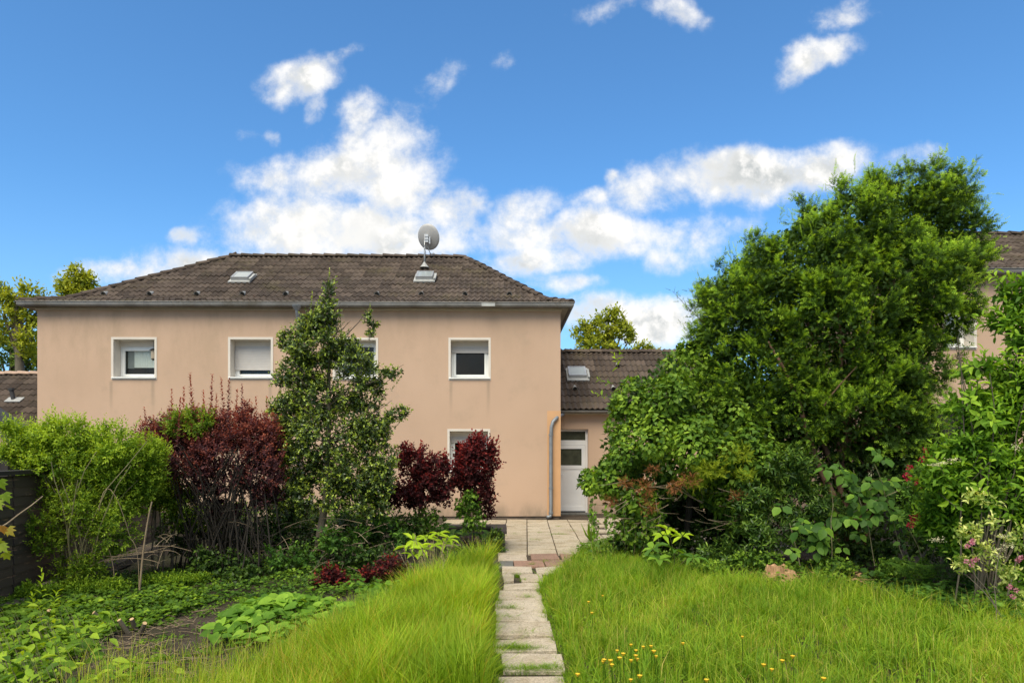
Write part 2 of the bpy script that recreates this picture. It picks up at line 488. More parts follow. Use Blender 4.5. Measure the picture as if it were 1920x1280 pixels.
M = dict(
    plaster=plaster(), tile=tilemat(), soil=soilmat(), fence=fencemat(),
    patch=simple('fresh_ochre_plaster', (0.60, 0.345, 0.175), 0.9, var=0.06, scale=2, bump=0.002, bscale=90),
    reveal=simple('off_white_window_surround', (0.66, 0.60, 0.52), 0.7, var=0.04, scale=3, dirt=None),
    white=simple('white_window_plastic', (0.78, 0.78, 0.75), 0.35, var=0.03),
    door=simple('white_door_plastic', (0.76, 0.74, 0.72), 0.4, var=0.05, scale=1.5),
    blind=simple('grey_roller_blind', (0.50, 0.47, 0.44), 0.5, var=0.03),
    curtain=simple('white_net_curtain', (0.86, 0.88, 0.86), 0.9, var=0.03),
    drape=simple('grey_curtain', (0.30, 0.32, 0.32), 0.9, var=0.05),
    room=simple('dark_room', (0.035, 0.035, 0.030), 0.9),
    zinc=simple('weathered_zinc', (0.21, 0.20, 0.185), 0.55, 0.35, var=0.18, scale=3, dirt=(0.13, 0.115, 0.09)),
    pipe=simple('grey_zinc_pipe', (0.24, 0.26, 0.28), 0.5, 0.35, var=0.15, scale=5),
    cornice=simple('painted_eaves_cornice', (0.36, 0.34, 0.28), 0.7, var=0.12, scale=1.5, dirt=(0.20, 0.19, 0.13)),
    trim=simple('cream_trim', (0.62, 0.56, 0.46), 0.7, var=0.05),
    plinth=simple('dark_plinth', (0.16, 0.12, 0.09), 0.9, var=0.2),
    dish=simple('grey_dish_metal', (0.46, 0.445, 0.43), 0.5, 0.1, var=0.05),
    galv=simple('galvanised_steel', (0.45, 0.46, 0.47), 0.4, 0.6, var=0.08),
    lead=simple('lead_flashing', (0.42, 0.42, 0.40), 0.6, 0.2, var=0.12, scale=9),
    slab=slabmat('washed_concrete_slab', (0.47, 0.395, 0.305), (0.54, 0.465, 0.37), (0.33, 0.26, 0.17), 0.55),
    pslab=slabmat('pale_patio_slab', (0.45, 0.38, 0.28), (0.52, 0.45, 0.34), (0.30, 0.23, 0.14), 0.45),
    pink=slabmat('pink_paver', (0.34, 0.205, 0.15), (0.30, 0.19, 0.145), (0.20, 0.14, 0.10), 0.3),
    slate=slabmat('grey_paver', (0.19, 0.185, 0.17), (0.16, 0.16, 0.15), (0.11, 0.10, 0.08), 0.3),
    dwall=simple('old_dark_stone', (0.10, 0.085, 0.065), 0.9, var=0.3, scale=8, bump=0.01, bscale=30, dirt=(0.05, 0.055, 0.03)),
    cope=simple('sandstone_coping', (0.42, 0.29, 0.21), 0.9, var=0.15, scale=5, bump=0.004, bscale=50),
    dcap=simple('dark_coping', (0.05, 0.04, 0.035), 0.7, var=0.2),
    terra=simple('terracotta', (0.30, 0.12, 0.06), 0.8, var=0.15),
    felt=simple('dark_roof_felt', (0.045, 0.045, 0.048), 0.8, var=0.2),
    darkwood=simple('dark_shed_wood', (0.03, 0.024, 0.02), 0.8, var=0.3, scale=4),
    yewbark=barkmat('yew_bark', (0.10, 0.05, 0.03), (0.20, 0.11, 0.07)),
    bark=barkmat('grey_brown_bark', (0.06, 0.05, 0.035), (0.15, 0.125, 0.085)),
    dbark=barkmat('dark_bark', (0.012, 0.010, 0.008), (0.034, 0.026, 0.018)),
    pale=barkmat('pale_stem', (0.17, 0.155, 0.075), (0.32, 0.28, 0.15)),
    dry=barkmat('dry_twig', (0.16, 0.115, 0.07), (0.34, 0.26, 0.17)),
    stump=barkmat('split_wood', (0.18, 0.08, 0.035), (0.55, 0.34, 0.18), 30),
    cut=simple('fresh_cut_wood', (0.62, 0.42, 0.22), 0.8, var=0.1),
    glass=glassmat(),
    doorglass=simple('obscured_door_glass', (0.075, 0.078, 0.055), 0.12, var=0.25, scale=4, spec=0.6),
    feeder=simple('straw_bird_box', (0.42, 0.35, 0.26), 0.8, var=0.15),
    yellow=simple('yellow_petals', (0.80, 0.50, 0.02), 0.6, var=0.05),
    red=leafmat('crimson_petals', [(0, (0.32, 0.008, 0.035)), (1, (0.60, 0.03, 0.10))], 0.5, 0.2, yell=(1.2, 0.9, 0.9)),
    rose=leafmat('rose_petals', [(0, (0.55, 0.16, 0.27)), (1, (0.70, 0.36, 0.45))], 0.5, 0.2, yell=(1.1, 0.9, 0.9)),
    cream=leafmat('cream_blossom', [(0, (0.55, 0.52, 0.30)), (1, (0.72, 0.70, 0.52))], 0.6, 0.2, yell=(1, 1, .9)),
)
L = dict(
    privet=leafmat('privet_leaf', [(0, (0.045, 0.10, 0.018)), (0.5, (0.135, 0.235, 0.030)), (1, (0.33, 0.45, 0.06))], 0.4),
    privet_dark=leafmat('dark_shrub_leaf', [(0, (0.03, 0.07, 0.014)), (0.6, (0.10, 0.18, 0.024)), (1, (0.26, 0.37, 0.05))], 0.4),
    berberis=leafmat('barberry_leaf', [(0, (0.060, 0.034, 0.044)), (0.45, (0.135, 0.055, 0.066)), (0.75, (0.25, 0.070, 0.050)), (1, (0.36, 0.11, 0.065))], 0.5, 0.22, yell=(1.4, .8, .7)),
    cotinus=leafmat('smoke_bush_leaf', [(0, (0.040, 0.018, 0.020)), (0.5, (0.085, 0.022, 0.024)), (0.8, (0.19, 0.024, 0.024)), (1, (0.32, 0.040, 0.030))], 0.5, 0.22, yell=(1.7, .7, .7)),
    holly=leafmat('holly_leaf', [(0, (0.024, 0.044, 0.022)), (0.55, (0.056, 0.088, 0.038)), (0.8, (0.12, 0.18, 0.05)), (1, (0.30, 0.38, 0.07))], 0.18, 0.16, 1.0),
    ivy=leafmat('ivy_leaf', [(0, (0.028, 0.07, 0.016)), (0.5, (0.10, 0.19, 0.030)), (1, (0.25, 0.37, 0.06))], 0.4, 0.22, 0.4),
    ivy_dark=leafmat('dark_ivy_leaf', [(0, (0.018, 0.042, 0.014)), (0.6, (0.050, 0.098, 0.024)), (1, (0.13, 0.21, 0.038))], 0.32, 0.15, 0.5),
    yew=leafmat('yew_needle', [(0, (0.020, 0.045, 0.011)), (0.4, (0.052, 0.108, 0.018)), (0.66, (0.17, 0.30, 0.035)), (1, (0.38, 0.56, 0.07))], 0.5, 0.28),
    brown=leafmat('dead_conifer_needle', [(0, (0.16, 0.06, 0.022)), (1, (0.42, 0.18, 0.07))], 0.8, 0.15, yell=(1.2, .9, .6)),
    yconif=leafmat('yellow_green_conifer', [(0, (0.09, 0.14, 0.012)), (1, (0.30, 0.36, 0.03))], 0.5, 0.2),
    laurel=leafmat('laurel_leaf', [(0, (0.022, 0.054, 0.016)), (0.6, (0.062, 0.12, 0.03)), (1, (0.16, 0.25, 0.045))], 0.25, 0.15, 0.55),
    vine=leafmat('vine_leaf', [(0, (0.03, 0.08, 0.022)), (0.6, (0.085, 0.18, 0.04)), (1, (0.18, 0.31, 0.05))], 0.42, 0.25),
    elder=leafmat('elder_leaf', [(0, (0.060, 0.14, 0.022)), (0.5, (0.15, 0.29, 0.036)), (1, (0.31, 0.47, 0.06))], 0.42, 0.33),
    lime=leafmat('lime_leaf', [(0, (0.24, 0.38, 0.03)), (1, (0.40, 0.55, 0.05))], 0.4, 0.35),
    heart=leafmat('heart_leaf', [(0, (0.07, 0.16, 0.025)), (0.6, (0.135, 0.27, 0.04)), (1, (0.22, 0.37, 0.06))], 0.45, 0.3),
    herb=leafmat('ground_herb_leaf', [(0, (0.05, 0.11, 0.016)), (0.6, (0.14, 0.25, 0.028)), (1, (0.30, 0.42, 0.05))], 0.45, 0.28),
    variegated=leafmat('variegated_leaf', [(0, (0.10, 0.18, 0.05)), (0.4, (0.30, 0.38, 0.14)), (1, (0.62, 0.64, 0.36))], 0.45, 0.25),
    grass=leafmat('grass_blade', [(0, (0.065, 0.14, 0.012)), (0.5, (0.175, 0.32, 0.030)), (0.82, (0.34, 0.42, 0.05)), (1, (0.46, 0.38, 0.17))], 0.45, 0.35),
    grass_y=leafmat('pale_grass_blade', [(0, (0.11, 0.19, 0.012)), (0.5, (0.235, 0.38, 0.030)), (0.85, (0.38, 0.49, 0.06)), (1, (0.48, 0.36, 0.08))], 0.45, 0.38),
    seed=leafmat('dry_seed_head', [(0, (0.30, 0.24, 0.13)), (1, (0.52, 0.42, 0.30))], 0.8, 0.2),
    far=leafmat('maple_crown_leaf', [(0, (0.11, 0.15, 0.02)), (0.5, (0.24, 0.285, 0.035)), (1, (0.36, 0.38, 0.055))], 0.5, 0.3),
    far_dark=leafmat('far_hedge_leaf', [(0, (0.035, 0.075, 0.018)), (1, (0.12, 0.18, 0.04))], 0.5, 0.2),
    maple=leafmat('young_maple_leaf', [(0, (0.14, 0.22, 0.03)), (0.6, (0.24, 0.27, 0.04)), (1, (0.36, 0.17, 0.07))], 0.45, 0.35),
    purple=leafmat('purple_plant_leaf', [(0, (0.035, 0.02, 0.03)), (1, (0.10, 0.06, 0.09))], 0.5, 0.15),
)

# ================================================================== foliage kit
def tri_fan(n, c):
    return [(c, i, (i + 1) % n) for i in range(n)]


def T(pts, faces, dt=None):
    a = np.array(pts, dtype=np.float64)
    return a, np.array(faces, dtype=np.int32), (np.zeros(len(a)) if dt is None else np.array(dt))


T_RHOMB = T([(0, 0, 0), (.42, -.5, .10), (1, 0, -.06), (.42, .5, .10)], [(0, 1, 2), (0, 2, 3)])
T_WIDE = T([(0, 0, 0), (.18, -.5, .08), (1, 0, -.10), (.18, .5, .08)], [(0, 1, 2), (0, 2, 3)])
T_LEAF = T([(0, 0, 0), (.25, -.38, .06), (.62, -.40, .05), (1, 0, -.14), (.62, .40, .05), (.25, .38, .06), (.5, 0, -.03)], tri_fan(6, 6))
T_IVY = T([(0, 0, .02), (-.10, -.28, .03), (.18, -.52, -.02), (.42, -.24, .02), (1, 0, -.12), (.42, .24, .02), (.18, .52, -.02), (-.10, .28, .03), (.28, 0, .04)], tri_fan(8, 8))
T_IVY5 = T([(0, 0, 0), (-.02, -.40, .03), (.36, -.44, -.02), (1, 0, -.10), (.36, .44, -.02), (-.02, .40, .03)], [(0, 1, 2), (0, 2, 3), (0, 3, 4), (0, 4, 5)])
T_HEART = T([(0.06, 0, 0), (-.14, -.24, .03), (.06, -.47, .07), (.42, -.46, .06), (.78, -.22, -.02), (1, 0, -.16), (.78, .22, -.02), (.42, .46, .06), (.06, .47, .07), (-.14, .24, .03), (.36, 0, -.04)], tri_fan(10, 10))
T_ROUND = T([(0, 0, 0), (.12, -.34, .06), (.45, -.50, .05), (.80, -.34, -.02), (1, 0, -.14), (.80, .34, -.02), (.45, .50, .05), (.12, .34, .06), (.5, 0, -.05)], tri_fan(8, 8))
T_LONG = T([(0, 0, 0), (.2, -.33, .04), (.5, -.50, .04), (.8, -.30, -.03), (1, 0, -.16), (.8, .30, -.03), (.5, .50, .04), (.2, .33, .04), (.5, 0, -.03)], tri_fan(8, 8))
T_MAPLE = T([(0, 0, 0), (-.02, -.30, .02), (.30, -.55, -.06), (.32, -.30, .02), (.66, -.42, -.08), (.60, -.18, .02), (1, 0, -.12), (.60, .18, .02), (.66, .42, -.08), (.32, .30, .02), (.30, .55, -.06), (-.02, .30, .02), (.30, 0, .03)], tri_fan(12, 12))
T_OVAL = T([(0, 0, 0), (.24, -.38, .07), (.64, -.38, .05), (1, 0, -.13), (.64, .38, .05), (.24, .38, .07)], [(0, 1, 5), (1, 2, 4), (1, 4, 5), (2, 3, 4)])
T_HOLLY = T([(0, 0, 0), (.22, -.34, .12), (.62, -.38, .10), (1, 0, -.14), (.62, .38, .10), (.22, .34, .12)], [(0, 1, 5), (1, 2, 4), (1, 4, 5), (2, 3, 4)])


def sprig_template(k=6, nw=.09):
    pts, fc, dt = [], [], []
    for i in range(k):
        t = i / k
        wd = 0.5 * (1 - 0.55 * t)
        for s in (-1, 1):
            b = len(pts)
            pts += [(t, 0, 0), (t + nw, 0, 0), (t + nw + .07, s * wd, .05)]
            dt += [t * .4 - .12] * 2 + [t * .4 - .02]
            fc.append((b, b + 1, b + 2) if s > 0 else (b + 1, b, b + 2))
    b = len(pts)
    pts += [(k / k - .05, -.05, 0), (k / k - .05, .05, 0), (1.12, 0, 0)]
    dt += [.3, .3, .3]
    fc.append((b, b + 1, b + 2))
    return T(pts, fc, dt)


T_SPRIG = sprig_template(6)
T_YEW = sprig_template(3, .22)


def unit(a):
    return a / np.maximum(np.linalg.norm(a, axis=-1, keepdims=True), 1e-9)


class Fol:
    """collects leaves; build() joins them in one foliage part"""
    def __init__(s, tpl, mat):
        s.tpl, s.mat, s.d = tpl, mat, []

    def add(s, Pp, D, N, Ln, Wd, tint):
        n = len(Pp)
        s.d.append((np.asarray(Pp, float), unit(np.asarray(D, float)), np.asarray(N, float),
                    np.broadcast_to(Ln, (n,)).astype(float), np.broadcast_to(Wd, (n,)).astype(float),
                    np.clip(np.broadcast_to(tint, (n,)).astype(float), 0, 1)))
        return s

    def arrays(s):
        return [np.concatenate([q[i] for q in s.d]) for i in range(6)]

    def build(s, name, parent, kind='stuff', loc=(0, 0, 0)):
        Pp, D, N, Ln, Wd, tn = s.arrays()
        v, f, tt = place_template(s.tpl, Pp, D, N, Ln, Wd, tn)
        return obj(name, v, f, s.mat, parent, kind=kind, tint=tt, loc=loc)


def place_template(tpl, Pp, D, N, Ln, Wd, tn):
    pts, fc, dt = tpl
    B = unit(np.cross(N, D)); N2 = np.cross(D, B)
    k = len(pts)
    v = (Pp[:, None, :] + D[:, None, :] * (pts[None, :, 0:1] * Ln[:, None, None])
         + B[:, None, :] * (pts[None, :, 1:2] * Wd[:, None, None])
         + N2[:, None, :] * (pts[None, :, 2:3] * Ln[:, None, None]))
    f = fc[None] + (np.arange(len(Pp)) * k)[:, None, None]
    tt = np.clip(tn[:, None] + dt[None], 0, 1)
    return v.reshape(-1, 3), f.reshape(-1, fc.shape[1]), tt.ravel()


def LB(px, py, rpx, rpy, Y, ry=None):
    c = P(px, py, Y)
    rx, rz = rpx / F * Y, rpy / F * Y
    return (c.x, c.y, c.z, rx, ry if ry else (rx + rz) * 0.5, rz)


def sublobes(rng, lobes, k=8, r=0.38, push=0.75):
    o = []
    for (x, y, z, a, b, c) in lobes:
        o.append((x, y, z, a * .82, b * .82, c * .82))
        d = unit(rng.normal(size=(k, 3)))
        for q in d:
            s = r * rng.uniform(.6, 1.25)
            m = min(a, b, c)
            o.append((x + q[0] * a * push, y + q[1] * b * push, z + q[2] * c * push, m * s + a * .06, m * s + b * .06, m * s + c * .06))
    return o


def sample(rng, lobes, n, inner=0.55, zmin=0.03):
    L_ = np.array(lobes)
    wgt = (L_[:, 3] * L_[:, 4] + L_[:, 3] * L_[:, 5] + L_[:, 4] * L_[:, 5]); wgt /= wgt.sum()
    res_p, res_o, got = [], [], 0
    while got < n:
        m = int((n - got) * 1.8) + 50
        i = rng.choice(len(L_), m, p=wgt)
        d = unit(rng.normal(size=(m, 3)))
        r = (inner ** 3 + rng.random(m) * (1 - inner ** 3)) ** (1 / 3)
        p = L_[i, :3] + d * r[:, None] * L_[i, 3:]
        q = (p[:, None, :] - L_[None, :, :3]) / L_[None, :, 3:]
        deep = ((q ** 2).sum(-1) < (inner * 0.85) ** 2).any(1)
        ok = (~deep) & (p[:, 2] > zmin)
        o = unit(d / L_[i, 3:] * L_[i, 3:].mean(axis=1, keepdims=True))
        res_p.append(p[ok]); res_o.append(o[ok]); got += int(ok.sum())
    return np.concatenate(res_p)[:n], np.concatenate(res_o)[:n]


def perp(rng, D):
    a = np.cross(D, rng.normal(size=D.shape))
    return unit(a)


def shoots(rng, fol, O, Dr, Ls, n, ll, lw, ang=60, tint=(0.2, 0.9), up=0.3, opp=False, jit=0.25, tj=0.15, taper=0.35, grav=0.0, bt=0.0):
    """n leaves along each shoot; young leaves at the tip take the higher tint"""
    m = len(O)
    Dr = unit(Dr)
    A = perp(rng, Dr); B = np.cross(Dr, A)
    ph0 = rng.random(m) * 6.283
    Ls = np.broadcast_to(Ls, (m,))
    base_t = rng.normal(0, tj, m) + bt
    for k in range(n):
        f = (k + 0.6) / n
        ph = ph0 + (k * 2.4 if not opp else (k // 2) * 1.57 + (k % 2) * 3.1416)
        ro = A * np.cos(ph)[:, None] + B * np.sin(ph)[:, None]
        an = R(ang * (1 - 0.45 * f)) + rng.normal(0, .18, m)
        D = Dr * np.cos(an)[:, None] + ro * np.sin(an)[:, None]
        D = unit(D + rng.normal(0, jit, (m, 3)) * .6 + np.array([0, 0, -grav]))
        N = unit(Dr * 0.8 - ro * 0.4 + np.array([0, 0, up * 2]) + rng.normal(0, jit, (m, 3)))
        pos = O + Dr * (Ls * f)[:, None] + np.array([0, 0, -1]) * ((Ls * f) ** 2 * grav)[:, None]
        sz = (1 - taper * f) * rng.uniform(.7, 1.2, m)
        tn = tint[0] + (tint[1] - tint[0]) * f ** 1.4 + base_t + rng.normal(0, .08, m)
        fol.add(pos, D, N, ll * sz, lw * sz, tn)


def foliage(name, parent, lobes, mat, tpl, n, nl, ll, lw, sl=0.15, inner=.55, up=.5, seed=1, sub=8, subr=.38, ang=60, tint=(.2, .9),
            grav=0.0, opp=False, outw=1.0, kind='stuff', zmin=.03, rad=0.3, zt=None):
    rng = np.random.default_rng(seed)
    lb = sublobes(rng, lobes, sub, subr) if sub else lobes
    Pp, O = sample(rng, lb, n, inner, zmin)
    D = unit(O * outw + np.array([0, 0, up]) + rng.normal(0, rad, Pp.shape))
    fo = Fol(tpl, mat)
    Ls = sl * rng.uniform(.5, 1.3, n)
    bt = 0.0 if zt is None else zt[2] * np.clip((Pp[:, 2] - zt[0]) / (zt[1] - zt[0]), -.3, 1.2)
    shoots(rng, fo, Pp - D * Ls[:, None] * .5, D, Ls, nl, ll, lw, ang, tint, up=.35, opp=opp, grav=grav, bt=bt)
    fo.build(name, parent, kind)
    return Pp, D


def bezier(a, b, bend, n=6, rng=None):
    a, b = np.array(a, float), np.array(b, float)
    mid = (a + b) / 2 + np.array(bend, float)
    t = np.linspace(0, 1, n)[:, None]
    p = (1 - t) ** 2 * a + 2 * t * (1 - t) * mid + t ** 2 * b
    if rng is not None:
        ln = np.linalg.norm(b - a)
        p[1:-1] += rng.normal(0, ln * .008, (n - 2, 3))
    return p


def stems(name, parent, paths, mat, kind='stuff', n=5):
    mb = MB()
    for pts, r0, r1 in paths:
        k = len(pts)
        mb.tube([tuple(q) for q in pts], [r0 + (r1 - r0) * i / (k - 1) for i in range(k)], n, False)
    return mb.build(name, mat, parent, smooth=True, kind=kind)


def leaf_objects(parent, mats_tpl, Pp, D, N, Ln, asp, tints, name='leaf', seed=0):
    """each leaf its own part; three shared meshes"""
    mat, tpl = mats_tpl
    rng = np.random.default_rng(seed)
    var = []
    for k in range(5):
        pts, fc, dt = tpl
        q = pts.copy()
        q[:, 1] *= asp * rng.uniform(.92, 1.08)
        q[:, 2] = q[:, 2] * rng.uniform(.6, 1.8) - (q[:, 0] ** 2) * rng.uniform(0, .18)
        q[:, :2] += rng.normal(0, .012, (len(q), 2))
        for_tint = tints[0] + (tints[1] - tints[0]) * k / 4
        me = mesh_np(name, q, fc, mat, tint=np.clip(for_tint + rng.normal(0, .03, len(q)) + dt, 0, 1), smooth=False)
        var.append(me)
    D = unit(np.asarray(D, float)); N = np.asarray(N, float)
    B = unit(np.cross(N, D)); N2 = np.cross(D, B)
    pl = wloc(parent)
    for i in range(len(Pp)):
        o = bpy.data.objects.new(name, var[int(rng.integers(5))])
        COL.objects.link(o)
        o.parent = parent
        s = float(Ln[i])
        m = Matrix(((D[i][0] * s, B[i][0] * s, N2[i][0] * s, Pp[i][0] - pl.x),
                    (D[i][1] * s, B[i][1] * s, N2[i][1] * s, Pp[i][1] - pl.y),
                    (D[i][2] * s, B[i][2] * s, N2[i][2] * s, Pp[i][2] - pl.z), (0, 0, 0, 1)))
        o.matrix_basis = m


#--KIT-END--
# ================================================================== SETTING
rg = np.random.default_rng(5)


def gheight(x, y):
    # path and patio stay level, beds and lawn roll by a few centimetres
    dpath = np.clip((np.abs(x - 0.55) - 0.55) / 1.2, 0, 1)
    far_ = np.clip((11.2 - y) / 1.0, 0, 1)
    return (0.035 * np.sin(x * 1.7 + 1) * np.cos(y * 1.3) + 0.02 * np.sin(x * 4.1 + y * 2.7) + 0.012 * np.sin(x * 9 - y * 7)) * dpath * far_ - 0.012


gx = np.concatenate([[-400, -120, -40, -20], np.linspace(-12, 12, 121), [20, 40, 120, 400]])
gy = np.concatenate([[-60, -20, -5], np.linspace(0, 24, 121), [40, 80, 200, 900]])
GX, GY = np.meshgrid(gx, gy)
GZ = gheight(GX, GY)
nv = np.stack([GX, GY, GZ], -1).reshape(-1, 3)
a, b = len(gy), len(gx)
idx = np.arange(a * b).reshape(a, b)
ff = np.stack([idx[:-1, :-1], idx[:-1, 1:], idx[1:, 1:], idx[1:, :-1]], -1).reshape(-1, 4)
obj('ground', nv, ff, M['soil'], smooth=True, kind='structure')

# ---- path of slabs
path = put(bpy.data.objects.new('path', None)); path['kind'] = 'structure'
patio = put(bpy.data.objects.new('patio', None)); patio['kind'] = 'structure'


def slab(parent, c4, mat, z1=0.018, th=0.05, ch=0.004, name='slab', tilt=0.0, label=None):
    """slab from four ground corners (near-left, near-right, far-right, far-left)"""
    cx = sum(q[0] for q in c4) / 4; cy = sum(q[1] for q in c4) / 4
    v = []
    dz = [rg.normal(0, tilt) for _ in range(4)]
    for (z, i) in ((z1 - th, 0), (z1 - ch, 0), (z1, ch)):
        for k, q in enumerate(c4):
            dx, dy = cx - q[0], cy - q[1]; ln = math.hypot(dx, dy)
            v.append((q[0] + dx / ln * i * 1.4 - cx, q[1] + dy / ln * i * 1.4 - cy, z + dz[k]))
    f = [(8, 9, 10, 11)]
    for r_ in (0, 4):
        for k in range(4): f.append((r_ + k, r_ + (k + 1) % 4, r_ + 4 + (k + 1) % 4, r_ + 4 + k))
    o = obj(name, v, f, mat, parent, loc=(cx, cy, 0))
    if label: o['label'] = label
    return o


def slab_px(parent, xl, xr, yt, yb, mat, gap=0.010, **kw):
    y0, y1 = G(960, yb, .03).y, G(960, yt, .03).y
    ym = (yt + yb) / 2
    x0, x1 = G(xl, ym, .03).x, G(xr, ym, .03).x
    j = lambda: rg.normal(0, .011)
    gy_ = gap + .022
    c4 = [(x0 + gap + j(), y0 + gy_ + j()), (x1 - gap + j(), y0 + gy_ + j()), (x1 - gap + j(), y1 - gy_ + j()), (x0 + gap + j(), y1 - gy_ + j())]
    return slab(parent, c4, mat, tilt=.009, **kw)


S = M['slab']
rows = [(928, 1068, 1308, 1380), (933, 1064, 1260, 1308), (940, 1063, 1218, 1257), (926, 1043, 1191, 1217), (928, 1034, 1163, 1190), (927, 1027, 1139, 1163),
        (926, 1021, 1120, 1139), (935, 1018, 1103, 1120), (943, 1014, 1089, 1103)]
for r_ in rows: slab_px(path, *r_, S)
for r_ in [(941, 966, 1073, 1088), (973, 1020, 1073, 1088), (939, 998, 1060, 1072), (1004, 1060, 1060, 1072)]: slab_px(path, *r_, S)
for r_, mt in [((934, 964, 1048, 1060), 'slate'), ((965, 1020, 1048, 1060), 'pink'), ((1021, 1075, 1048, 1060), 'pink'),
               ((934, 989, 1036, 1048), 'slab'), ((992, 1048, 1036, 1047), 'pink'), ((1050, 1090, 1036, 1047), 'pink')]:
    slab_px(path, *r_, M[mt], gap=.012, name='paver')
# ---- patio grid, turned two degrees to the house
ang = R(1.9)
ox, oy = 0.38, G(960, 1036, .03).y + .01
for r_ in range(12):
    for c in range(-4, 9):
        w_, h_ = .485, .50
        x0 = c * w_; y0 = r_ * h_
        if c < -1 and r_ < 2: continue
        sh_ = .22 if (r_ % 2 and c > 2) else 0
        pts = [(x0 + sh_ + .009, y0 + .022), (x0 + sh_ + w_ - .009, y0 + .018), (x0 + sh_ + w_ - .009, y0 + h_ - .018), (x0 + sh_ + .009, y0 + h_ - .018)]
        q = [(ox + px_ * math.cos(ang) + py_ * math.sin(ang), oy - px_ * math.sin(ang) + py_ * math.cos(ang)) for px_, py_ in pts]
        if max(p_[1] for p_ in q) > 16.82 and q[0][0] < 1.62: continue
        if max(p_[1] for p_ in q) > 18.1: continue
        slab(patio, q, M['pslab'], z1=.018, tilt=.007)
tag(path, None, None); 

#--SETTING-END--
# ================================================================== HOUSE
HY = 16.9                                  # facade plane
hxl, hxr = P(70, 700, HY).x, P(1051, 700, HY).x
zt = P(960, 583, HY).z                     # wall top
OH = 0.25
ze = P(1070, 567, HY - OH - .05).z          # gutter rim
ridge_y = 20.65
ridge_z = P(650, 483, ridge_y).z
back_y = ridge_y + (ridge_y - HY)
house = thing('house', (0.5 * (hxl + hxr), HY, 0), 'two storey pink rendered house with brown tiled hip roof and grey gutter', 'house')


def wall_holes(x0, x1, z0, z1, holes, y, mat, name, parent):
    xs = sorted({x0, x1} | {h[0] for h in holes} | {h[1] for h in holes})
    zs = sorted({z0, z1} | {h[2] for h in holes} | {h[3] for h in holes})
    mb = MB()
    # one shared vertex grid
    vid = {}
    v = []
    def gi(i, j):
        if (i, j) not in vid: vid[(i, j)] = len(v); v.append((xs[i], y, zs[j]))
        return vid[(i, j)]
    f = []
    for i in range(len(xs) - 1):
        for j in range(len(zs) - 1):
            cx, cz = (xs[i] + xs[i + 1]) / 2, (zs[j] + zs[j + 1]) / 2
            if any(h[0] < cx < h[1] and h[2] < cz < h[3] for h in holes): continue
            f.append((gi(i, j), gi(i + 1, j), gi(i + 1, j + 1), gi(i, j + 1)))
    return v, f


def pxrect(xl, xr, yt, yb, Y):
    return (P(xl, yb, Y).x, P(xr, yb, Y).x, P(xl, yb, Y).z, P(xl, yt, Y).z)


WIN = [pxrect(213, 290, 636, 709, HY), pxrect(432, 508, 636, 709, HY), pxrect(628, 705, 637, 710, HY), pxrect(845, 916, 637, 710, HY), pxrect(843, 915, 808, 884, HY)]
WD = 0.38    # reveal depth
zb = 0.06
v, f = wall_holes(hxl, hxr, zb, zt, WIN, HY, None, None, None)
n0 = len(v)
mb = MB(); mb.add(v, f)
TH = 0.42
mb.quad((hxr, HY, zb), (hxr, back_y, zb), (hxr, back_y, zt), (hxr, HY, zt))
mb.quad((hxl, back_y, zb), (hxl, HY, zb), (hxl, HY, zt), (hxl, back_y, zt))
mb.quad((hxr, back_y, zb), (hxl, back_y, zb), (hxl, back_y, zt), (hxr, back_y, zt))
mb.build('wall', M['plaster'], house)
MB().box(hxl + .03, hxr - .03, HY + .03, back_y - .03, -0.1, zb + .01).build('plinth', M['plinth'], house)
# fresh strip of plaster behind the downpipe
pr = pxrect(1026, 1047, 770, 967, HY)
MB().box(pr[0], hxr + .004, HY - .006, HY + .2, pr[2], pr[3]).build('plaster_patch', M['patch'], house)


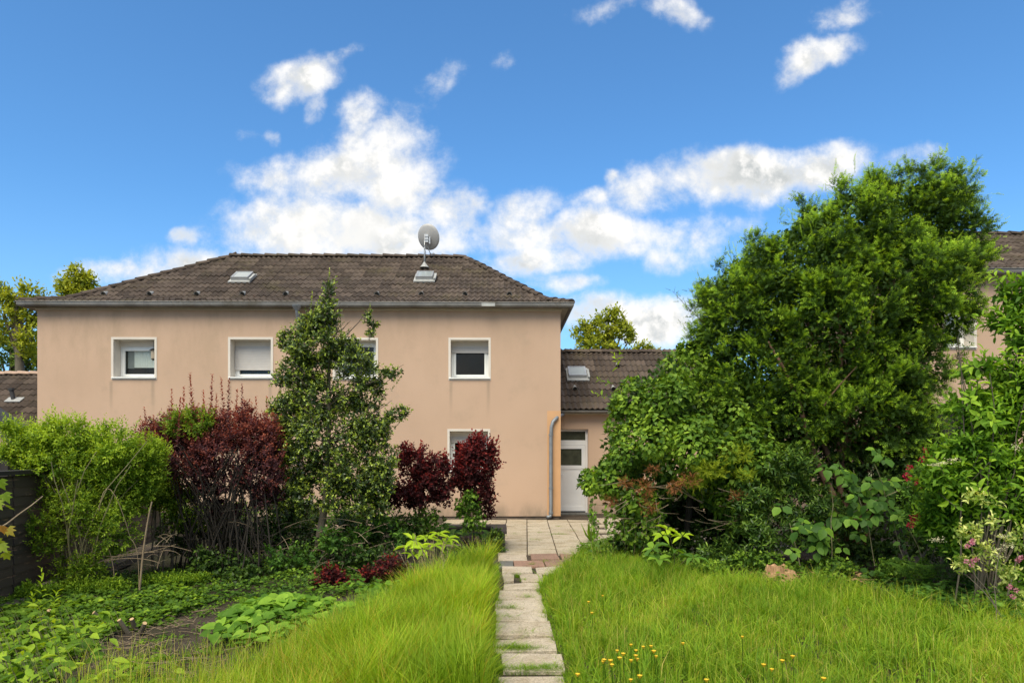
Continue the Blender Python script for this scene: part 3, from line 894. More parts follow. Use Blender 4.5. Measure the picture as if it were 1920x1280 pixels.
def window(parent, r, kind, facade=HY, depth=0.38, sillpx=True):
    x0, x1, z0, z1 = r
    win = bpy.data.objects.new('window', None)
    put(win, parent, ((x0 + x1) / 2, facade, z0))
    b = .055
    mb = MB()      # flat surround band, 12 mm proud
    y0, y1 = facade - .012, facade
    mb.box(x0 - b, x0, y0, facade + depth, z0, z1 + b).box(x1, x1 + b, y0, facade + depth, z0, z1 + b).box(x0, x1, y0, facade + depth, z1, z1 + b)
    mb.box(x0 - b, x1 + b, facade - .010, facade + depth, z0 - b * .6, z0 - .002)
    mb.build('surround', M['reveal'], win)
    MB().box(x0 - b * .7, x1 + b * .7, facade - .05, facade + depth, z0, z0 + .028, .006).build('sill', M['white'], win)
    fz0 = z0 + .028
    yf = facade + depth
    fw = .055
    boxh = .13 if kind != 'plain' else .02
    mf = MB()
    # fixed frame and sash
    for (i, o_) in ((0, 0), (1, .018)):
        a0 = fw * i
        w_ = fw if i == 0 else fw * .95
        X0, X1, Z0, Z1 = x0 + a0 + .002, x1 - a0 - .002, fz0 + a0, z1 - boxh - a0
        yy0, yy1 = yf - .07 - o_, yf - .01 - o_
        mf.box(X0, X0 + w_, yy0, yy1, Z0, Z1).box(X1 - w_, X1, yy0, yy1, Z0, Z1).box(X0 + w_, X1 - w_, yy0, yy1, Z0, Z0 + w_).box(X0 + w_, X1 - w_, yy0, yy1, Z1 - w_, Z1)
    mf.build('frame', M['white'], win)
    MB().box(x0 + .002, x1 - .002, yf - .10, yf + .05, z1 - boxh + .001, z1 - .001).build('blind_box', M['reveal'], win)
    px0, px1, pz0, pz1 = x0 + 2 * fw, x1 - 2 * fw, fz0 + 2 * fw, z1 - boxh - 2 * fw
    MB().box(px0 - .01, px1 + .01, yf - .045, yf - .037, pz0 - .01, pz1 + .01).build('pane', M['glass'], win)
    # the room behind
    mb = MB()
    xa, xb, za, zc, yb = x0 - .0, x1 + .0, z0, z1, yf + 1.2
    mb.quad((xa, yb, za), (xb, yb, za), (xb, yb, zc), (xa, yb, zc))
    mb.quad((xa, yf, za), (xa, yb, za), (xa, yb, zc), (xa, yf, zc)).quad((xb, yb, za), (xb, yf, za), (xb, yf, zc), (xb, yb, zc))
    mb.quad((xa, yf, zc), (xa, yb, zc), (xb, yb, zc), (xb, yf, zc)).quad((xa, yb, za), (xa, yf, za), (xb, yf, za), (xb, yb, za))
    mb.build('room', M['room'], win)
    if kind == 'curtain':
        mb = MB(); n = 60
        c0 = px0 + (px1 - px0) * .22
        zb_ = pz0 + .17
        vv, f_ = [], []
        for i in range(n + 1):
            x = c0 + (px1 - c0) * i / n
            y = yf + .015 + .012 * math.sin(i * 1.5)
            vv += [(x, y, zb_), (x, y, pz1)]
        for i in range(n): f_.append((2 * i, 2 * i + 2, 2 * i + 3, 2 * i + 1))
        obj('curtain', vv, f_, M['curtain'], win, smooth=True)
        vv, f_ = [], []
        for i in range(21):
            x = px0 + .02 + (c0 - px0 - .01) * i / 20
            y = yf + .012 + .014 * math.sin(i * 1.3)
            vv += [(x, y, zb_ - .02), (x, y, pz1)]
        for i in range(20): f_.append((2 * i, 2 * i + 2, 2 * i + 3, 2 * i + 1))
        obj('side_curtain', vv, f_, M['drape'], win, smooth=True)
    if kind in ('blind', 'halfblind'):
        zlow = (pz0 + .10) if kind == 'blind' else pz1 - .05
        k = 0
        z = z1 - boxh
        bl = bpy.data.objects.new('roller_blind', None)
        z_ = z
        vv, f_ = [], []
        mb = MB()
        while z_ > zlow:
            mb.box(x0 + .012, x1 - .012, yf - .125, yf - .115, z_ - .034, z_ - .002, .004)
            mb.box(x0 + .012, x1 - .012, yf - .1185, yf - .1175, z_ - .04, z_)
            z_ -= .040
        mb.build('roller_blind', M['blind'], win, kind='stuff')
    return win


window(house, WIN[0], 'curtain'); window(house, WIN[1], 'blind'); window(house, WIN[2], 'plain'); window(house, WIN[3], 'halfblind')
window(house, WIN[4], 'halfblind')


def sweep_rect(xl, xr, yf, yb, prof):
    """profile (outward offset, z) swept round a rectangle with mitres"""
    v, f = [], []
    k = len(prof)
    for (o_, z) in prof:
        v += [(xl - o_, yf - o_, z), (xr + o_, yf - o_, z), (xr + o_, yb + o_, z), (xl - o_, yb + o_, z)]
    for i in range(k - 1):
        for s in range(4):
            f.append((i * 4 + s, i * 4 + (s + 1) % 4, i * 4 + 4 + (s + 1) % 4, i * 4 + 4 + s))
    return v, f


def eaves(parent, xl, xr, yf, yb, zt, ze, oh):
    g = .13
    v, f = sweep_rect(xl, xr, yf, yb, [(0, zt - .002), (.03, zt - .002), (.035, zt + .025), (.035, zt + .03)])
    obj('eaves_moulding', v, f, M['trim'], parent)
    pr_ = [(.02, zt + .03)]
    h = ze - g - (zt + .03)
    for i in range(7):
        t = i / 6 * math.pi / 2
        pr_.append((.03 + (oh - .10) * math.sin(t) ** 1.2, zt + .03 + h * (1 - math.cos(t)) + .0))
    pr_.append((oh - .07, ze - .02))
    v, f = sweep_rect(xl, xr, yf, yb, pr_)
    obj('eaves_cornice', v, f, M['cornice'], parent, smooth=False)
    pg = []
    for i in range(9):
        t = math.pi * (i / 8)
        pg.append((oh - .01 - .065 * math.cos(t), ze - .055 - .068 * math.sin(t)))
    pg += [(oh + .055, ze), (oh + .068, ze + .008), (oh + .074, ze - .004)]
    v, f = sweep_rect(xl, xr, yf, yb, pg)
    obj('gutter', v, f, M['zinc'], parent, smooth=False)
    mb = MB(); n = int((xr - xl) / .86)
    for i in range(n):
        x = xl - .2 + i * (xr - xl + .4) / n + .1
        pts = [(x, yf - (o_ + (.004 if o_ > oh - .01 else 0)), z - (.004 if z < ze - .06 else 0)) for (o_, z) in pg]
        for q0, q1 in zip(pts[:-1], pts[1:]):
            mb.quad((q0[0] - .012, q0[1], q0[2]), (q0[0] + .012, q0[1], q0[2]), (q1[0] + .012, q1[1], q1[2]), (q1[0] - .012, q1[1], q1[2]))
    mb.build('gutter_brackets', M['zinc'], parent, kind='stuff')


eaves(house, hxl, hxr, HY, back_y, zt, ze, OH)


# ---- roof tiles
TW, TE = 0.30, 0.335


def tile_shape(ch=.024):
    """double-roll tile, local x across, y up the slope, z out"""
    n = 9
    v = []
    for (y, dz) in ((-.005, .022), (TE + .03, .0)):
        for i in range(n):
            x = TW * i / (n - 1)
            z = ch * math.cos(i / (n - 1) * 4 * math.pi)
            v.append((x, y, z + dz + .018))
    for i in range(n):      # front lip down
        x = TW * i / (n - 1)
        z = ch * math.cos(i / (n - 1) * 4 * math.pi)
        v.append((x, -.005, z + .022 + .018 - .018))
    f = [(i, i + 1, n + i + 1, n + i) for i in range(n - 1)] + [(2 * n + i, 2 * n + i + 1, i + 1, i) for i in range(n - 1)]
    return np.array(v), f


TV, TF = tile_shape()
TILE_MESH = mesh_np('tile', TV, TF, M['tile'], tint=np.zeros(len(TV)))


def roof_face(parent, org, ax, profile, xl_fn, xr_fn, named=0, skip=None, seed=0, rows_=None):
    """org: eave start; ax: unit vector along eave; profile: function s -> (horizontal inward, z), inward dir = inw.
    tiles fill between xl_fn(s), xr_fn(s) (metres along the eave)."""
    rng = np.random.default_rng(seed)
    ax = Vector(ax); inw = Vector((-ax.y, ax.x, 0))
    org = Vector(org)
    cand = []
    s = 0.0
    r_ = 0
    smax = rows_
    while s < smax - .02:
        a, b = xl_fn(s + TE / 2), xr_fn(s + TE / 2)
        i0 = math.floor(min(a, xl_fn(s)) / TW) - 1
        i1 = math.ceil(max(b, xr_fn(s)) / TW) + 1
        for i in range(i0, i1):
            x0 = i * TW
            if x0 + TW < min(xl_fn(s), xl_fn(s + TE)) or x0 > max(xr_fn(s), xr_fn(s + TE)): continue
            full = x0 >= max(xl_fn(s), xl_fn(s + TE)) and x0 + TW <= min(xr_fn(s), xr_fn(s + TE))
            if skip and skip(x0 + TW / 2, s + TE / 2): continue
            cand.append((x0, s, full))
        s += TE; r_ += 1
    def world(x, s, z):
        h0, z0 = profile(s); h1, z1 = profile(s + .01)
        d = Vector((h1 - h0, z1 - z0)).normalized()
        return org + ax * x + inw * (h0 - d.y * z) + Vector((0, 0, z0 + d.x * z))
    def orient(x0, s0):
        h0, z0 = profile(s0); h1, z1 = profile(s0 + TE)
        d = Vector((h1 - h0, z1 - z0)).normalized()
        up = inw * d.x + Vector((0, 0, d.y)); nn = ax.cross(up)
        return org + ax * x0 + inw * h0 + Vector((0, 0, z0)), up, nn
    k = 0
    vs, fs, tn = [], [], []
    pw = wloc(parent)
    for (x0, s0, full) in cand:
        o_, up, nn = orient(x0, s0)
        jz = rng.normal(0, .004); jx = rng.normal(0, .002)
        if full and k < named:
            t = bpy.data.objects.new('roof_tile', TILE_MESH)
            COL.objects.link(t); t.parent = parent
            q = o_ - pw + nn * jz
            t.matrix_basis = Matrix(((ax.x, up.x, nn.x, q.x), (ax.y, up.y, nn.y, q.y), (ax.z, up.z, nn.z, q.z), (0, 0, 0, 1)))
            k += 1
        else:
            vv = TV.copy()
            if not full:
                a = np.array([xl_fn(max(0, s0 + y)) for y in vv[:, 1]]); b = np.array([xr_fn(max(0, s0 + y)) for y in vv[:, 1]])
                vv[:, 0] = np.clip(vv[:, 0] + x0, a, np.maximum(a, b)) - x0
            wv_ = np.array(o_)[None] + vv[:, :1] * np.array(ax)[None] + vv[:, 1:2] * np.array(up)[None] + (vv[:, 2:3] + jz) * np.array(nn)[None]
            off = len(vs) * len(TV)
            vs.append(wv_); fs += [tuple(i + off for i in q) for q in TF]; tn += [rng.random()] * len(TV)
    if vs:
        obj('tile_field', np.concatenate(vs), np.array(fs), M['tile'], parent, kind='stuff', tint=tn)
    return world


def ridge_caps(parent, a, b, mat, r=.115, step=.36, lift=.03):
    a, b = Vector(a), Vector(b)
    d = (b - a); n = max(1, int(round(d.length / step))); d.normalize()
    side = d.cross(Vector((0, 0, 1))).normalized(); up = side.cross(d)
    for i in range(n):
        p0 = a + (b - a) * (i / n); p1 = a + (b - a) * ((i + 1.12) / n)
        vv, ff_ = [], []
        m = 8
        dz = rg.normal(0, .004)
        for j, (p, rr, l) in enumerate(((p0, r * 1.12, .018), (p1, r * .94, 0.0))):
            for k in range(m + 1):
                t = math.pi * k / m
                vv.append(tuple(p + side * (math.cos(t) * rr) + up * (math.sin(t) * rr * .75 + lift - .05 + l + dz) - p0))
        for k in range(m): ff_.append((k, k + 1, m + 2 + k, m + 1 + k))
        ff_.append(tuple(range(m + 1)))
        obj('ridge_tile', vv, ff_, mat, parent, smooth=False, tint=[rg.random()] * len(vv), loc=p0)


def hip_roof(parent, xl, xr, yf, yb, ze, oh, rxl, rxr, ry, rz, named=300, seed=1, kick=.75, kt=.30, skip=None):
    XL, XR, YF, YB = xl - oh, xr + oh, yf - oh, yb + oh
    run = ry - YF
    z0 = ze - .01
    zk = z0 + kick * kt
    slope = (rz - zk) / (run - kick)
    l1 = math.hypot(kick, kick * kt); l2 = math.hypot(run - kick, rz - zk)
    def prof(s):
        if s < l1: return (s / l1 * kick, z0 + s / l1 * kick * kt)
        q = (s - l1) / l2
        return (kick + q * (run - kick), zk + q * (rz - zk))
    tot = l1 + l2
    def frac(s): return prof(min(s, tot))[0] / run
    w_ = XR - XL
    # front
    world = roof_face(parent, (XL, YF, 0), (1, 0, 0), prof, lambda s: frac(s) * (rxl - XL), lambda s: w_ - frac(s) * (XR - rxr), named, seed=seed, rows_=tot, skip=skip)
    # underlay surfaces (close the roof)
    def pt(x, h): return None
    mb = MB()
    hk = kick / run
    A = [(XL, YF, z0 - .01), (XR, YF, z0 - .01), (XR, YB, z0 - .01), (XL, YB, z0 - .01)]
    Bm = [(XL + (rxl - XL) * hk, YF + kick, zk - .01), (XR - (XR - rxr) * hk, YF + kick, zk - .01), (XR - (XR - rxr) * hk, YB - kick, zk - .01), (XL + (rxl - XL) * hk, YB - kick, zk - .01)]
    C = [(rxl, ry, rz - .01), (rxr, ry, rz - .01)]
    for i in range(4): mb.quad(A[i], A[(i + 1) % 4], Bm[(i + 1) % 4], Bm[i])
    mb.add([Bm[0], Bm[1], C[1], C[0]], [(0, 1, 2, 3)]); mb.add([Bm[1], Bm[2], C[1]], [(0, 1, 2)])
    mb.add([Bm[2], Bm[3], C[0], C[1]], [(0, 1, 2, 3)]); mb.add([Bm[3], Bm[0], C[0]], [(0, 1, 2)])
    mb.build('roof', M['tile'], parent)
    # right and left hip faces
    for (org, ax_, ext, sgn) in (((XR, YF, 0), (0, 1, 0), XR - rxr, 1), ((XL, YB, 0), (0, -1, 0), rxl - XL, 1)):
        def prof2(s, ext=ext):
            L1 = math.hypot(ext * hk, kick * kt); L2 = math.hypot(ext * (1 - hk), rz - zk)
            if s < L1: return (s / L1 * ext * hk, z0 + s / L1 * kick * kt)
            q = (s - L1) / L2
            return (ext * hk + q * ext * (1 - hk), zk + q * (rz - zk))
        T2 = math.hypot(ext * hk, kick * kt) + math.hypot(ext * (1 - hk), rz - zk)
        fr2 = lambda s, ext=ext, prof2=prof2, T2=T2: prof2(min(s, T2))[0] / ext
        d_ = YB - YF
        roof_face(parent, org, ax_, prof2, lambda s, fr2=fr2: fr2(s) * run, lambda s, fr2=fr2: d_ - fr2(s) * run, 0, seed=seed + 3, rows_=T2)
    ridge_caps(parent, (rxl, ry, rz + .03), (rxr, ry, rz + .03), M['tile'])
    for (c0, cm, c1) in ((A[1], Bm[1], C[1]), (A[0], Bm[0], C[0])):
        up = Vector((0, 0, .04))
        ridge_caps(parent, Vector(c0) + up, Vector(cm) + up, M['tile'], r=.10)
        ridge_caps(parent, Vector(cm) + up, Vector(c1) + up, M['tile'], r=.10)
    return world, prof, tot


rxl, rxr = P(432, 483, ridge_y).x, P(872, 483, ridge_y).x
world, prof, tot = hip_roof(house, hxl, hxr, HY, back_y, ze, OH, rxl, rxr, ridge_y, ridge_z)
XL0, YF0 = hxl - OH, HY - OH


def on_roof(px, py, pr_fn, xorg, yorg, tot_):
    """(along, s) of the roof point seen at a photograph pixel"""
    best = None
    for i in range(400):
        s = tot_ * i / 399
        h, z = pr_fn(s)
        q = P(px, py, yorg + h)
        d = abs(q.z - z)
        if best is None or d < best[0]: best = (d, q.x - xorg, s)
    return best[1], best[2]


def frame_at(world, x, s):
    o_ = world(x, s, 0.0); ux = (world(x + .01, s, 0) - o_).normalized(); uy = (world(x, s + .01, 0) - o_).normalized()
    return o_, ux, uy, ux.cross(uy)


def local_box(mb, fr, x0, x1, y0, y1, z0, z1):
    o_, ux, uy, uz = fr
    v, f = box_vf(x0, x1, y0, y1, z0, z1)
    mb.add([tuple(o_ + ux * q[0] + uy * q[1] + uz * q[2]) for q in v], f)
    return mb


def skylight(parent, world, x, s, w_=.5, h_=.62, open_=0.08, glassy=True):
    fr = frame_at(world, x, s)
    sk = bpy.data.objects.new('skylight', None); put(sk, parent, fr[0])
    mb = MB()
    local_box(mb, fr, -w_ / 2 - .05, w_ / 2 + .07, -.13, h_ + .06, .03, .07)
    mb.build('flashing', M['lead'], sk)
    mb = MB()
    z1 = .16
    local_box(mb, fr, -w_ / 2, -w_ / 2 + .045, 0, h_, .07, z1); local_box(mb, fr, w_ / 2 - .045, w_ / 2, 0, h_, .07, z1)
    local_box(mb, fr, -w_ / 2 + .045, w_ / 2 - .045, 0, .045, .07, z1); local_box(mb, fr, -w_ / 2 + .045, w_ / 2 - .045, h_ - .045, h_, .07, z1)
    mb.build('frame', M['galv'], sk)
    mb = MB(); local_box(mb, fr, -w_ / 2 + .04, w_ / 2 - .04, .04, h_ - .04, z1 - .02, z1 - .008); mb.build('pane', M['skyglass'], sk)
    mb = MB(); local_box(mb, fr, w_ / 2 + .03, w_ / 2 + .09, -.05, h_ * .8, .075, .13); mb.build('side_strip', M['lead'], sk)
    return sk


M['skyglass'] = simple('skylight_sky_sheen', (0.30, 0.33, 0.33), 0.08, 0.0, var=0.05, spec=0.9)  # pale base colour holds the white sky reflected in the pane
for (px, py) in ((449, 531), (795, 530)):
    x, s = on_roof(px, py, prof, XL0, YF0, tot)
    skylight(house, world, x, s + .05, .46, .50)
x, s = on_roof(1083, 712, prof, XL0, YF0, tot)


def vent(parent, world, x, s, mat=None):
    fr = frame_at(world, x, s)
    o_, ux, uy, uz = fr
    vv, ff_ = [], []
    m = 7
    for j, (yy, sc_) in enumerate(((0, 1.0), (.22, .25))):
        for k in range(m + 1):
            t = math.pi * k / m
            vv.append(tuple(o_ + ux * (math.cos(t) * .075 * sc_) + uy * yy + uz * (math.sin(t) * .095 * sc_ + .045)))
    for k in range(m): ff_.append((k, k + 1, m + 2 + k, m + 1 + k))
    b = len(vv)
    for k in range(m + 1):
        t = math.pi * k / m
        vv.append(tuple(o_ + ux * (math.cos(t) * .056) + uy * .012 + uz * (math.sin(t) * .070 + .045)))
    for k in range(m): ff_.append((k, b + k, b + k + 1, k + 1))
    v_ = obj('roof_vent', vv, ff_, mat or M['lead'], parent)
    vv2 = [tuple(o_ + ux * (math.cos(math.pi * k / m) * .056) + uy * .02 + uz * (math.sin(math.pi * k / m) * .070 + .045)) for k in range(m + 1)]
    obj('vent_opening', vv2, [tuple(range(m + 1))], M['room'], v_)


for px in (195, 281, 369, 455, 536, 622, 707, 790, 872, 955):
    x, s = on_roof(px, 556, prof, XL0, YF0, tot)
    vent(house, world, x, s)


def downpipe(parent, pts, r=.04, mat='pipe'):
    mb = MB(); mb.tube(pts, r, 10)
    o_ = mb.build('downpipe', M[mat], parent, smooth=True)
    return o_


# main gutter outlet
pd = P(561, 600, HY - .07)
dp = downpipe(house, [(pd.x, HY - OH - .01, ze - .12), (pd.x, HY - OH - .01, ze - .2), (pd.x + .0, HY - OH + .03, ze - .30), (pd.x, HY - .12, ze - .50), (pd.x, HY - .08, ze - .62), (pd.x, HY - .08, .05)], .045)
mb = MB(); mb.tube([(pd.x, HY - OH - .01, ze - .075), (pd.x, HY - OH - .01, ze - .11), (pd.x, HY - OH - .01, ze - .2)], [.12, .11, .05], 12); mb.build('outlet', M['pipe'], dp)
# small pale sleeve on the gutter
g1 = pxrect(903, 928, 568, 574, HY - OH - .07)
MB().box(g1[0], g1[1], HY - OH - .084, HY - OH - .075, g1[2], g1[3]).build('gutter_sleeve', M['lead'], house)

# ---- satellite dish
x, s = on_roof(796, 505, prof, XL0, YF0, tot)
base = world(x, s, .05)
dc = P(800, 446, base.y - .05)
sat = thing('satellite_dish', base, 'round grey satellite dish on a mast above the main roof', 'satellite dish')
mb = MB(); mb.tube([base - Vector((0, 0, .1)), (base.x + .01, base.y, dc.z + .12)], .022, 10); mb.build('mast', M['galv'], sat, smooth=True)
mb = MB(); mb.tube([base, base + Vector((0, 0, .10)), base + Vector((0, 0, .16))], [.14, .06, .03], 10); mb.build('mast_collar', M['lead'], sat)
vv, ff_ = [], []
rr = .335
dn = Vector((.22, .90, .42)).normalized()     # dish faces away from the garden
ux = dn.cross(Vector((0, 0, 1))).normalized(); uz = ux.cross(dn)
cc = dc + dn * .10
nr, ns = 6, 32
for i in range(nr + 1):
    r_ = rr * i / nr
    for k in range(ns):
        t = 2 * math.pi * k / ns
        vv.append(tuple(cc + ux * (math.cos(t) * r_ * .95) + uz * (math.sin(t) * r_ * 1.08) + dn * ((r_ / rr) ** 2 * .07)))
for i in range(nr):
    for k in range(ns): ff_.append((i * ns + k, i * ns + (k + 1) % ns, (i + 1) * ns + (k + 1) % ns, (i + 1) * ns + k))
m0 = len(vv)
for k in range(ns):
    t = 2 * math.pi * k / ns
    vv.append(tuple(cc + ux * (math.cos(t) * (rr + .006) * .95) + uz * (math.sin(t) * (rr + .006) * 1.08) + dn * .085))
for k in range(ns): ff_.append((nr * ns + k, nr * ns + (k + 1) % ns, m0 + (k + 1) % ns, m0 + k))
obj('dish', vv, ff_, M['dish'], sat, smooth=True)
mb = MB()
q = dc
mb.box(q.x - .045, q.x + .045, q.y - .02, q.y + .08, q.z - .13, q.z + .10)
mb.box(q.x - .06, q.x + .06, q.y - .035, q.y + .03, q.z - .06, q.z - .045).box(q.x - .06, q.x + .06, q.y - .035, q.y + .03, q.z + .03, q.z + .045)
mb.box(q.x + .06, q.x + .10, q.y + .02, q.y + .08, q.z - .16, q.z + .04)
mb.build('bracket', M['galv'], sat, kind='stuff')
mb = MB()
mb.tube([q + Vector((0, .08, -.2)), q + Vector((.10, .28, -.42)), q + Vector((.16, .5, -.36))], .012, 6)
mb.build('feed_arm', M['galv'], sat)
mb = MB(); mb.tube([q + Vector((.16, .48, -.36)), q + Vector((.15, .42, -.32))], .03, 8); mb.build('receiver', M['dish'], sat)
mb = MB(); mb.tube([q + Vector((-.04, -.01, -.12)), q + Vector((-.07, -.02, -.3)), q + Vector((-.02, -.02, -.42)), base + Vector((.03, -.02, .1))], .007, 5); mb.build('cable', M['felt'], sat)

# bird box hanging in the first window
fb_ = P(288, 664, HY + .22)
bird = thing('bird_box', fb_, 'small straw coloured bird box hanging at the right edge of the leftmost upstairs window', 'bird box')
mb = MB(); mb.tube([fb_ + Vector((0, 0, -.12)), fb_ + Vector((0, 0, -.10)), fb_ + Vector((0, 0, .10))], [.05, .06, .06], 12); mb.build('body', M['feeder'], bird, smooth=False)
mb = MB(); mb.tube([fb_ + Vector((0, 0, .10)), fb_ + Vector((0, 0, .13)), fb_ + Vector((0, 0, .15))], [.10, .06, .01], 12); mb.build('roof', M['darkwood'], bird)
mb = MB(); mb.tube([fb_ + Vector((0, 0, -.15)), fb_ + Vector((0, 0, -.12))], [.03, .06], 10); mb.build('base', M['darkwood'], bird)
mb = MB(); mb.tube([fb_ + Vector((0, 0, .15)), (fb_.x, fb_.y, WIN[0][3] - .001)], .004, 5); mb.build('cord', M['darkwood'], bird)

# ================================================================== EXTENSION
EY = 18.2
exl, exr = hxr, 5.9
ezt = P(1100, 775, EY).z
eze = P(1100, 768, EY - .3).z
ery = 20.45; erz = P(1100, 661, ery).z
ext = thing('extension', ((exl + exr) / 2, EY, 0), 'low pink extension with brown tiled roof and white back door', 'building')
dr = pxrect(1040, 1103, 804, 962, EY); dr = (dr[0], dr[1], 0.03, dr[3])
v, f = wall_holes(exl - .0, exr, .0, ezt, [dr], EY, None, None, None)
mb = MB(); mb.add(v, f)
ebk = 2 * ery - EY
mb.quad((exr, EY, 0), (exr, ebk, 0), (exr, ebk, ezt), (exr, EY, ezt))
DD = .2
mb.quad((dr[0], EY, dr[2]), (dr[0], EY + DD, dr[2]), (dr[0], EY + DD, dr[3]), (dr[0], EY, dr[3]))
mb.quad((dr[1], EY + DD, dr[2]), (dr[1], EY, dr[2]), (dr[1], EY, dr[3]), (dr[1], EY + DD, dr[3]))
mb.quad((dr[0], EY + DD, dr[3]), (dr[1], EY + DD, dr[3]), (dr[1], EY, dr[3]), (dr[0], EY, dr[3]))
mb.add([(exr, EY - .3, eze), (exr, ebk + .3, eze), (exr, ery, erz - .02)], [(0, 1, 2)])
mb.build('wall', M['plaster'], ext)
MB().box(exl + .01, exr, EY - .035, EY - .002, ezt - .03, ezt + .0).build('eaves_moulding', M['trim'], ext)
MB().box(exl + .004, exr, EY - .26, EY + .02, ezt + .002, eze - .03).build('eaves_board', M['cornice'], ext)
# gutter
vv, ff_ = [], []
pg = [(-.235 - .065 * math.cos(math.pi * i / 8) - .05, eze - .02 - .068 * math.sin(math.pi * i / 8)) for i in range(9)]
for (yy, zz) in pg: vv += [(exl + .004, EY + yy, zz), (exr + .1, EY + yy, zz)]
for i in range(8): ff_.append((2 * i, 2 * i + 1, 2 * i + 3, 2 * i + 2))
obj('gutter', vv, ff_, M['zinc'], ext)
rn = ery - (EY - .32)
sl_ = math.hypot(rn, erz - eze)
prof_e = lambda s: (s / sl_ * rn, eze + s / sl_ * (erz - eze))
we = roof_face(ext, (exl + .01, EY - .32, 0), (1, 0, 0), prof_e, lambda s: 0.0, lambda s: exr - exl, 200, seed=8, rows_=sl_)
mb = MB()
mb.quad((exl + .004, EY - .3, eze - .02), (exr, EY - .3, eze - .02), (exr, ery, erz - .03), (exl + .004, ery, erz - .03))
mb.quad((exr, ebk + .3, eze - .02), (exl, ebk + .3, eze - .02), (exl, ery, erz - .03), (exr, ery, erz - .03))
mb.build('roof', M['tile'], ext)
ridge_caps(ext, (exl + .05, ery, erz + .02), (exr, ery, erz + .02), M['tile'])
x, s = on_roof(1083, 712, prof_e, exl + .01, EY - .32, sl_)
skylight(ext, we, x, s, .5, .5)
for px, py in ((1078, 733), (1150, 733), (1158, 690)):
    x, s = on_roof(px, py, prof_e, exl + .01, EY - .32, sl_)
    vent(ext, we, x, s)
# door
dy = EY + DD
door = bpy.data.objects.new('door', None); put(door, ext, ((dr[0] + dr[1]) / 2, dy, 0))
zt1 = P(1080, 825, dy).z; zt2 = P(1080, 834, dy).z
x0, x1, z0, z1 = dr
mb = MB()
fw = .06
mb.box(x0, x0 + fw, dy - .07, dy, z0, z1).box(x1 - fw, x1, dy - .07, dy, z0, z1).box(x0 + fw, x1 - fw, dy - .07, dy, z1 - fw, z1).box(x0 + fw, x1 - fw, dy - .07, dy, zt2, zt1)
mb.build('frame', M['door'], door)
MB().box(x0 + fw, x1 - fw, dy - .03, dy - .025, zt1, z1 - fw).build('transom_pane', M['doorglass'], door)
gz1, gz0 = P(1080, 841, dy).z, P(1080, 872, dy).z
mb = MB(); lx0, lx1 = x0 + fw + .004, x1 - fw - .004
st_ = .10
mb.box(lx0, lx0 + st_, dy - .085, dy - .02, z0 + .02, zt2 - .004).box(lx1 - st_, lx1, dy - .085, dy - .02, z0 + .02, zt2 - .004)
mb.box(lx0 + st_, lx1 - st_, dy - .085, dy - .02, gz1, zt2 - .004).box(lx0 + st_, lx1 - st_, dy - .085, dy - .02, gz0 - .10, gz0).box(lx0 + st_, lx1 - st_, dy - .085, dy - .02, z0 + .02, z0 + .16)
mb.build('leaf_frame', M['door'], door)
MB().box(lx0 + st_, lx1 - st_, dy - .07, dy - .03, z0 + .16, gz0 - .10).build('panel', M['door'], door)
MB().box(lx0 + st_, lx1 - st_, dy - .05, dy - .044, gz0, gz1).build('pane', M['doorglass'], door)
MB().box(lx0 - .0, lx1, dy - .10, dy - .086, z0 + .03, z0 + .05).build('weather_bar', M['galv'], door)
mb = MB(); mb.tube([(lx0 + .05, dy - .085, 1.05), (lx0 + .05, dy - .13, 1.05), (lx0 + .16, dy - .13, 1.05)], .011, 8); mb.build('handle', M['galv'], door)
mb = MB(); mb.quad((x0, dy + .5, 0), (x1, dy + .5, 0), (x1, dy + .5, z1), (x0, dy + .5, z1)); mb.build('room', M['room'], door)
MB().box(x0 - .05, x1 + .05, EY - .16, EY + DD, -.02, .03).build('step', M['slate'], ext)
# its downpipe crosses to the house wall
dpe = [P(1056, 777, EY - .28), P(1050, 779, HY + .5), P(1044, 783, HY - .04), P(1037, 790, HY - .075), P(1034, 800, HY - .08), P(1033, 820, HY - .08)]
dpe = [(q.x, q.y, q.z) for q in dpe] + [(dpe[-1].x, HY - .08, .12), (dpe[-1].x - .02, HY - .10, .055), (dpe[-1].x - .10, HY - .14, .05)]
dpo = downpipe(ext, dpe, .045)
mb = MB()
for zz in (P(1033, 815, HY).z, P(1033, 914, HY).z, .15): mb.tube([(dpe[-3][0], HY - .08, zz - .02), (dpe[-3][0], HY - .08, zz + .02)], .056, 12)
mb.build('pipe_collars', M['pipe'], dpo, kind='stuff')

# ================================================================== NEIGHBOUR HOUSE right
nb_y = 14.3
nxl = P(1688, 700, nb_y).x; nxr = nxl + 9
nzt = P(1900, 524, nb_y).z; nze = P(1900, 503, nb_y - .3).z
nry = nb_y + 3.2; nrz = P(1900, 442, nry).z
nb = thing('neighbour_house', (nxl + 4.5, nb_y, 0), 'pink rendered neighbouring house behind the yew at the right edge', 'house')
nw = pxrect(1772, 1826, 568, 652, nb_y)
v, f = wall_holes(nxl, nxr, 0, nzt, [nw], nb_y, None, None, None)
mb = MB(); mb.add(v, f)
nbk = 2 * nry - nb_y
mb.quad((nxl, nbk, 0), (nxl, nb_y, 0), (nxl, nb_y, nzt), (nxl, nbk, nzt)).quad((nxr, nb_y, 0), (nxr, nbk, 0), (nxr, nbk, nzt), (nxr, nb_y, nzt))
mb.build('wall', M['plaster'], nb)
window(nb, nw, 'curtain', nb_y)
eaves(nb, nxl, nxr, nb_y, nbk, nzt, nze, .25)
hip_roof(nb, nxl, nxr, nb_y, nbk, nze, .25, nxl + 2.2, nxr - 2.2, nry, nrz, named=120, seed=21)

